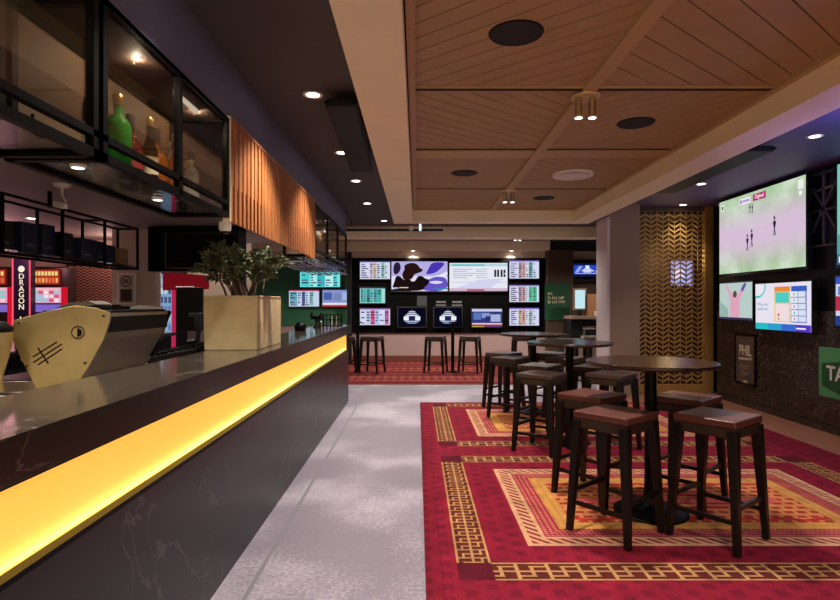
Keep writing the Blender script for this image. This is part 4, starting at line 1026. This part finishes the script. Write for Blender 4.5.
t = thing('herringbone_screen', 'dark and pink herringbone panel on the gaming room wall beside the machines', 'panel', (FX(95, 9.1), 9.14, 0))
x0, x1 = FX(64, 9.1) - FX(95, 9.1), FX(126, 9.1) - FX(95, 9.1)
b = MB(); b.box(x0, x1, 0, .05, 0, 2.1, mat('panel brown', '2c1812', .6)); b.build('board', t)
b = MB(); chevrons(b, x0, x1, .8, 2.08, .05, .046, .036, .019, -.012, 0, mat('panel pink', 'c88a78', .5)); b.build('chevrons', t)
# framed notice
t = thing('framed_notice', 'white framed notice with a ring emblem on the wall at the bar end', 'notice', (FX(127, YW), YW, FZ(286, YW)))
hh = FZ(273, YW) - FZ(286, YW); ww = FX(136.5, YW) - FX(127, YW)
b = MB(); b.box(-ww, ww, -.02, 0, -hh * 1.4, hh, M['white']); b.build('frame', t, bev=.003)
b = MB(); b.box(-ww * .75, ww * .75, -.023, -.02, -hh * 1.3, hh * .85, mat('notice paper', 'b8aea4', .6)); b.box(-ww * .6, ww * .6, -.025, -.023, -hh * 1.2, -hh * .25, mat('notice dark', '2c2424', .5))
n = 24
for r0, r1, m in ((.075, .06, M['matteblack']),):
    for k in range(n):
        a0, a1 = 2 * PI * k / n, 2 * PI * (k + 1) / n; zc = hh * .35
        b.add([(r0 * math.cos(a0), -.025, zc + r0 * math.sin(a0)), (r0 * math.cos(a1), -.025, zc + r0 * math.sin(a1)), (r1 * math.cos(a1), -.025, zc + r1 * math.sin(a1)), (r1 * math.cos(a0), -.025, zc + r1 * math.sin(a0))], [(0, 1, 2, 3)], m)
for dx in (-.025, 0, .025): b.box(dx - .008, dx + .006, -.026, -.023, hh * .35 - .03, hh * .35 + .03, M['matteblack'])
b.build('print', t)
# hung dark screen at the bar end
t = thing('framed_monitor', 'large switched off monitor in a black frame over the opening at bar end', 'monitor', (FX(198, 7.6), 7.6, FZ(250, 7.6)))
x0, x1, z0, z1 = FX(155, 7.6) - FX(198, 7.6), FX(243, 7.6) - FX(198, 7.6), FZ(272, 7.6) - FZ(250, 7.6), FZ(228.5, 7.6) - FZ(250, 7.6)
b = MB()
for x in (x0, x1 - .03): b.box(x, x + .03, -.2, .15, z0, z1, M['black'])
b.box(x0, x1, -.2, .15, z1 - .03, z1, M['black']); b.box(x0, x1, -.2, .15, z0, z0 + .03, M['black']); b.box(x0 + .03, x1 - .03, .1, .14, z0 + .03, z1 - .03, M['darkwall']); b.build('frame', t)
b = MB(); b.box(x0 + .13, x1 - .05, .04, .1, z0 + .06, z1 - .07, M['blackgloss']); b.box(x0 + .12, x0 + .13, .03, .1, z0 + .05, z1 - .06, M['steel']); b.box(x0 + .12, x1 - .05, .03, .1, z0 + .05, z0 + .06, M['steel']); b.build('panel', t)
# passage behind the opening
YP = 9.3
t = thing('drinks_fridge', 'lit glass front drinks fridge in the passage behind the bar', 'fridge', (FX(164, YP), YP, 0))
x0, x1 = FX(154, YP) - FX(164, YP), FX(175, YP) - FX(164, YP)
b = MB(); b.box(x0, x1, .03, .5, 0, 1.98, M['matteblack']); b.build('body', t)
b = MB(); b.box(x0 + .02, x1 - .05, .0, .03, .3, FZ(274, YP), emi('8fb4d8', .75))
r = random.Random(3)
for j in range(6):
    for i in range(4): b.box(x0 + .04 + i * .065, x0 + .085 + i * .065, -.006, 0, 1.0 + j * .15, 1.1 + j * .15, emi(r.choice(('d8e4f0', '4a5a88', 'b8c8e4', '6a88c0')), .8))
b.build('glass_door', t)
b = MB(); b.box(x1 - .05, x1, -.01, .03, .3, FZ(274, YP), emi('d02a58', .7)); b.build('side_light', t)
t = thing('red_sign', 'red sign board with white script in the passage behind the bar', 'sign', (FX(185, YP), YP - .1, FZ(282, YP)))
b = MB(); b.hexa([(-.32, 0, -.14), (.42, 0, -.12), (.42, .03, -.12), (-.32, .03, -.14), (-.32, 0, .16), (.42, 0, .1), (.42, .03, .1), (-.32, .03, .16)], emi('a81c28', .35)); b.build('board', t)
b = MB(); b.tube([(-.1 + i * .012, -.006, -.09 + .018 * math.sin(i * 1.7)) for i in range(26)], .006, emi('f8e8e8', .9), 5); b.build('script', t)

# ================================================================ LAMPS
warm = (1, .9, .78)
LENS = emi('fff2dc', 9)
def downlight(loc, label, group, r=.055, power=40, angle=105, col=warm, first=[None]):
    if first[0] is None:
        t = thing('recessed_downlight', label, 'downlight', loc, 0, group)
        b = MB(); b.lathe([(r * .85, -.002), (r * 1.25, -.006), (r * 1.3, 0)], (0, 0, 0), M['white'], 28); b.build('trim_ring', t)
        b = MB(); b.lathe([(.001, -.003), (r * .85, -.003)], (0, 0, 0), LENS, 24); b.build('lens', t)
        first[0] = t
    else:
        t = dup(first[0], loc, 0, label, group)
    if power: spot('downlight_lamp', (loc[0], loc[1], loc[2] - .02), power, col, angle)
    return t
GD = 'downlights over the bar front'
ordn = ('first', 'second', 'third', 'fourth')
for i, y in enumerate((3.97, 5.5, 6.77, 8.3)):
    downlight((-.725, y, 2.9), f'round downlight in the dark ceiling along the bar, {ordn[i]} of four from the bar stool end'.replace('bar stool end', 'near end'), GD, power=55)
for y, la in ((2.4, 'round downlight in the dark ceiling directly before the first visible one'), (.8, 'added unseen downlight in the dark ceiling above the near end of the bar'), (-1.0, 'added unseen downlight in dark ceiling behind the viewpoint')):  # last two are unseen lamps added as fill for the room
    downlight((-.725, y, 2.9), la, GD, power=45)
downlight((3.7, 5.3, 3.0), 'round downlight in the violet ceiling above the promo screen', 'downlights in the violet ceiling', power=22)
downlight((3.7, 7.42, 3.0), 'round downlight in the violet ceiling before the herringbone screen', 'downlights in the violet ceiling', power=30)
downlight((3.7, 3.2, 3.0), 'round downlight in the violet ceiling closest to the green sign', 'downlights in the violet ceiling', power=22)
downlight((3.7, 1.0, 3.0), 'added unseen downlight in the violet ceiling behind the viewpoint', 'downlights in the violet ceiling', power=22)  # out of view, added as extra room light
downlight((4.2, 9.0, 3.0), 'round downlight directly above the herringbone screen', 'downlights in the violet ceiling', power=9, angle=90)
for x, la in ((FX(413, 13.75), 'small downlight above the racehorse screen'), (FX(512, 13.75), 'small downlight above the results screen edge')):
    downlight((x, 13.85, 2.72), la, 'downlights above the screen wall', power=20, angle=120)
downlight((-2.2, 3.0, 2.46), 'round downlight over the coffee machine bench', 'downlights in the bar ceiling', power=34)
downlight((-2.4, 5.3, 2.46), 'round downlight over the bench behind the stone trough', 'downlights in the bar ceiling', power=34)
downlight((-1.9, 1.7, 2.46), 'added unseen downlight over the bench before the coffee machine', 'downlights in the bar ceiling', power=30)  # unseen lamp added to brighten the brass end panel
downlight((-4.6, 6.8, 2.46), 'round downlight over the gaming machines', 'downlights in the bar ceiling', power=25)
for x, y, la in ((-.6, 10.4, 'round downlight in far ceiling past the bar end'), (2.2, 10.4, 'round downlight in far ceiling before the pier'), (-.9, 12.6, 'added downlight in far ceiling over the striped carpet'), (4.6, 12.2, 'round downlight in the far recess ceiling'), (-3, 11.5, 'round downlight in the ceiling before the green wall'), (.6, 12.7, 'added downlight in far ceiling between the two drink posts'), (1.9, 12.9, 'added downlight in far ceiling before the three stacked form screens')):  # the three nearest the screen wall are added to brighten it
    downlight((x, y, 2.95), la, 'downlights in the far ceiling', power=55, angle=140)
# pendant spot clusters on the centre rib
def cluster(y, label, power, first=[None]):
    loc = (CXM, y, ZC - .026)
    if first[0] is None:
        t = thing('spot_cluster', label, 'ceiling light', loc, 0, 'spot clusters on the ceiling rib'); first[0] = t
        b = MB(); b.lathe([(.10, -.012), (.105, -.008), (.105, 0)], (0, 0, 0), M['brass'], 28); b.build('ceiling_plate', t)
        for dx, dy in ((-.05, 0), (.05, 0)):
            b = MB(); b.lathe([(.027, -.155), (.028, -.15), (.028, -.012)], (dx, dy, 0), M['glass'], 18); b.lathe([(.029, -.158), (.03, -.15), (.029, -.142)], (dx, dy, 0), M['brass'], 18); b.lathe([(.012, -.15), (.012, -.012)], (dx, dy, 0), M['brass'], 10); c = b.build('spot_can', t)
            b = MB(); b.lathe([(.001, -.159), (.027, -.159)], (dx, dy, 0), emi('f4f4ff', 9), 18); b.build('lens', c)
    else: t = dup(first[0], loc, 0, label)
    for s in (-1, 1): spot('cluster_lamp', (CXM + s * .06, y, ZC - .2), power, (1, .88, .74), 115, .8)
cluster(4.18, 'twin can spot cluster on the ceiling rib above front table', 48)
cluster(7.68, 'twin can spot cluster on the ceiling rib near the end beam', 42)
cluster(1.0, 'added unseen twin can spot cluster on the ceiling rib behind the viewpoint', 60)  # unseen cluster added to light the room from overhead
cluster(-1.8, 'added unseen twin can spot cluster on ceiling rib at the rear of room', 60)  # another unseen cluster added for fill from the rear
t = dup([o for o in bpy.data.objects if o.name == 'spot_cluster'][0], (2.15, 12.2, 2.95), 0, 'twin can spot cluster in the far ceiling before screen wall'); spot('cluster_lamp', (2.15, 12.2, 2.75), 35)
# ceiling speakers, vent
def speaker(x, y, r, label, first=[None]):
    if first[0] is None:
        t = thing('ceiling_speaker', label, 'speaker', (x, y, ZC), 0, 'ceiling speakers'); first[0] = t
        b = MB(); b.lathe([(.14, -.004), (.152, -.008), (.157, 0)], (0, 0, 0), M['matteblack'], 40); b.build('trim_ring', t)
        b = MB(); b.lathe([(.001, -.006), (.14, -.005)], (0, 0, 0), mat('speaker mesh', '0c0a09', .7, bump=(300, .5)), 40); b.build('grille', t)
    else: dup(first[0], (x, y, ZC), 0, label)
speaker(.565, 3.25, .15, 'round black ceiling speaker nearest the camera, in the first boarded panel')
speaker(1.87, 4.87, .15, 'round black ceiling speaker beside the front spot cluster')
speaker(.56, 6.75, .15, 'round black ceiling speaker near the cream beam on bar side, third boarded row')
speaker(1.86, 8.35, .15, 'round black ceiling speaker close to the end beam')
t = thing('ceiling_diffuser', 'round white air diffuser in the boarded ceiling', 'air vent', (1.86, 6.8, ZC))
b = MB(); b.lathe([(.2, -.02), (.235, -.03), (.24, 0)], (0, 0, 0), M['white'], 40); b.build('rim', t)
b = MB(); b.lathe([(.001, -.045), (.14, -.045), (.165, -.03)], (0, 0, 0), M['white'], 40); b.build('centre_disc', t)
# heaters
def heater(name, label, x0, x1, y0, y1, zc):
    t = thing(name, label, 'heater', ((x0 + x1) / 2, (y0 + y1) / 2, zc)); w, l = (x1 - x0) / 2, (y1 - y0) / 2
    b = MB(); b.box(-w, w, -l, l, -.085, -.03, M['matteblack']); b.build('panel', t, bev=.006)
    b = MB(); b.box(-w - .012, -w + .012, -l - .012, l + .012, -.07, -.05, M['black']); b.box(w - .012, w + .012, -l - .012, l + .012, -.07, -.05, M['black']); b.build('rim', t)
    b = MB()
    for sx in (-.6, .6):
        for sy in (-.8, .8): b.tube([(sx * w, sy * l, -.04), (sx * w, sy * l, 2.9 - zc if zc < 2.9 else 0)], .01, M['black'], 8)
    b.build('hanger', t)
    return t
heater('strip_heater', 'long black radiant heater under the dark ceiling along the bar', -.64, -.44, 3.87, 5.82, 2.87).rotation_euler.z = .025
heater('strip_heater', 'long black radiant heater under the violet ceiling along the beam', 3.08, 3.45, 5.5, 7.6, 3.0)
# bar-like track in front of end beam
t = thing('track_rail', 'slim black track with small white light hanging past the end beam', 'track light', (FX(392, 9.9), 9.9, 2.75))
x0, x1 = FX(340, 9.9) - FX(392, 9.9), FX(443, 9.9) - FX(392, 9.9)
b = MB(); b.box(x0, x1, -.03, .03, -.05, -.02, M['black']); b.box(x0, x1, -.03, .03, -.02, .03, M['steel']); b.build('rail', t)
b = MB(); b.lathe([(.03, -.05), (.05, -.03), (.05, .03)], (FX(411, 9.9) - FX(392, 9.9), 0, 0), M['white'], 20); b.build('sensor', t)
b = MB(); b.box(FX(419, 9.9) - FX(392, 9.9), FX(421.5, 9.9) - FX(392, 9.9), -.04, -.03, -.05, .07, emi('d8f0ff', 1.2)); b.build('lamp', t)
b = MB()
for x in (x0 + .2, x1 - .2): b.tube([(x, 0, .03), (x, 0, .2)], .006, M['black'], 6)
b.build('hanger', t)
# coloured point lights without fixtures
point('gaming_glow', (-5.5, 7.5, 2.1), 18, (1, .45, .5), .2)
point('gaming_glow', (-4.6, 8.5, 2.2), 10, (1, .6, .55), .2)
point('passage_lamp', (FX(185, 8.8), 8.8, 2.3), 22, (1, .85, .75), .1)
point('lattice_lamp', (4.3, 9.75, 2.2), 9, (1, .72, .35), .15)
point('violet_fill', (3.6, 4.3, 2.5), 26, (.36, .25, 1), .2)  # unseen point light added to tint the ceiling violet
w = bpy.data.worlds.new('world'); sc.world = w; w.use_nodes = True
w.node_tree.nodes['Background'].inputs[0].default_value = (.02, .018, .016, 1)
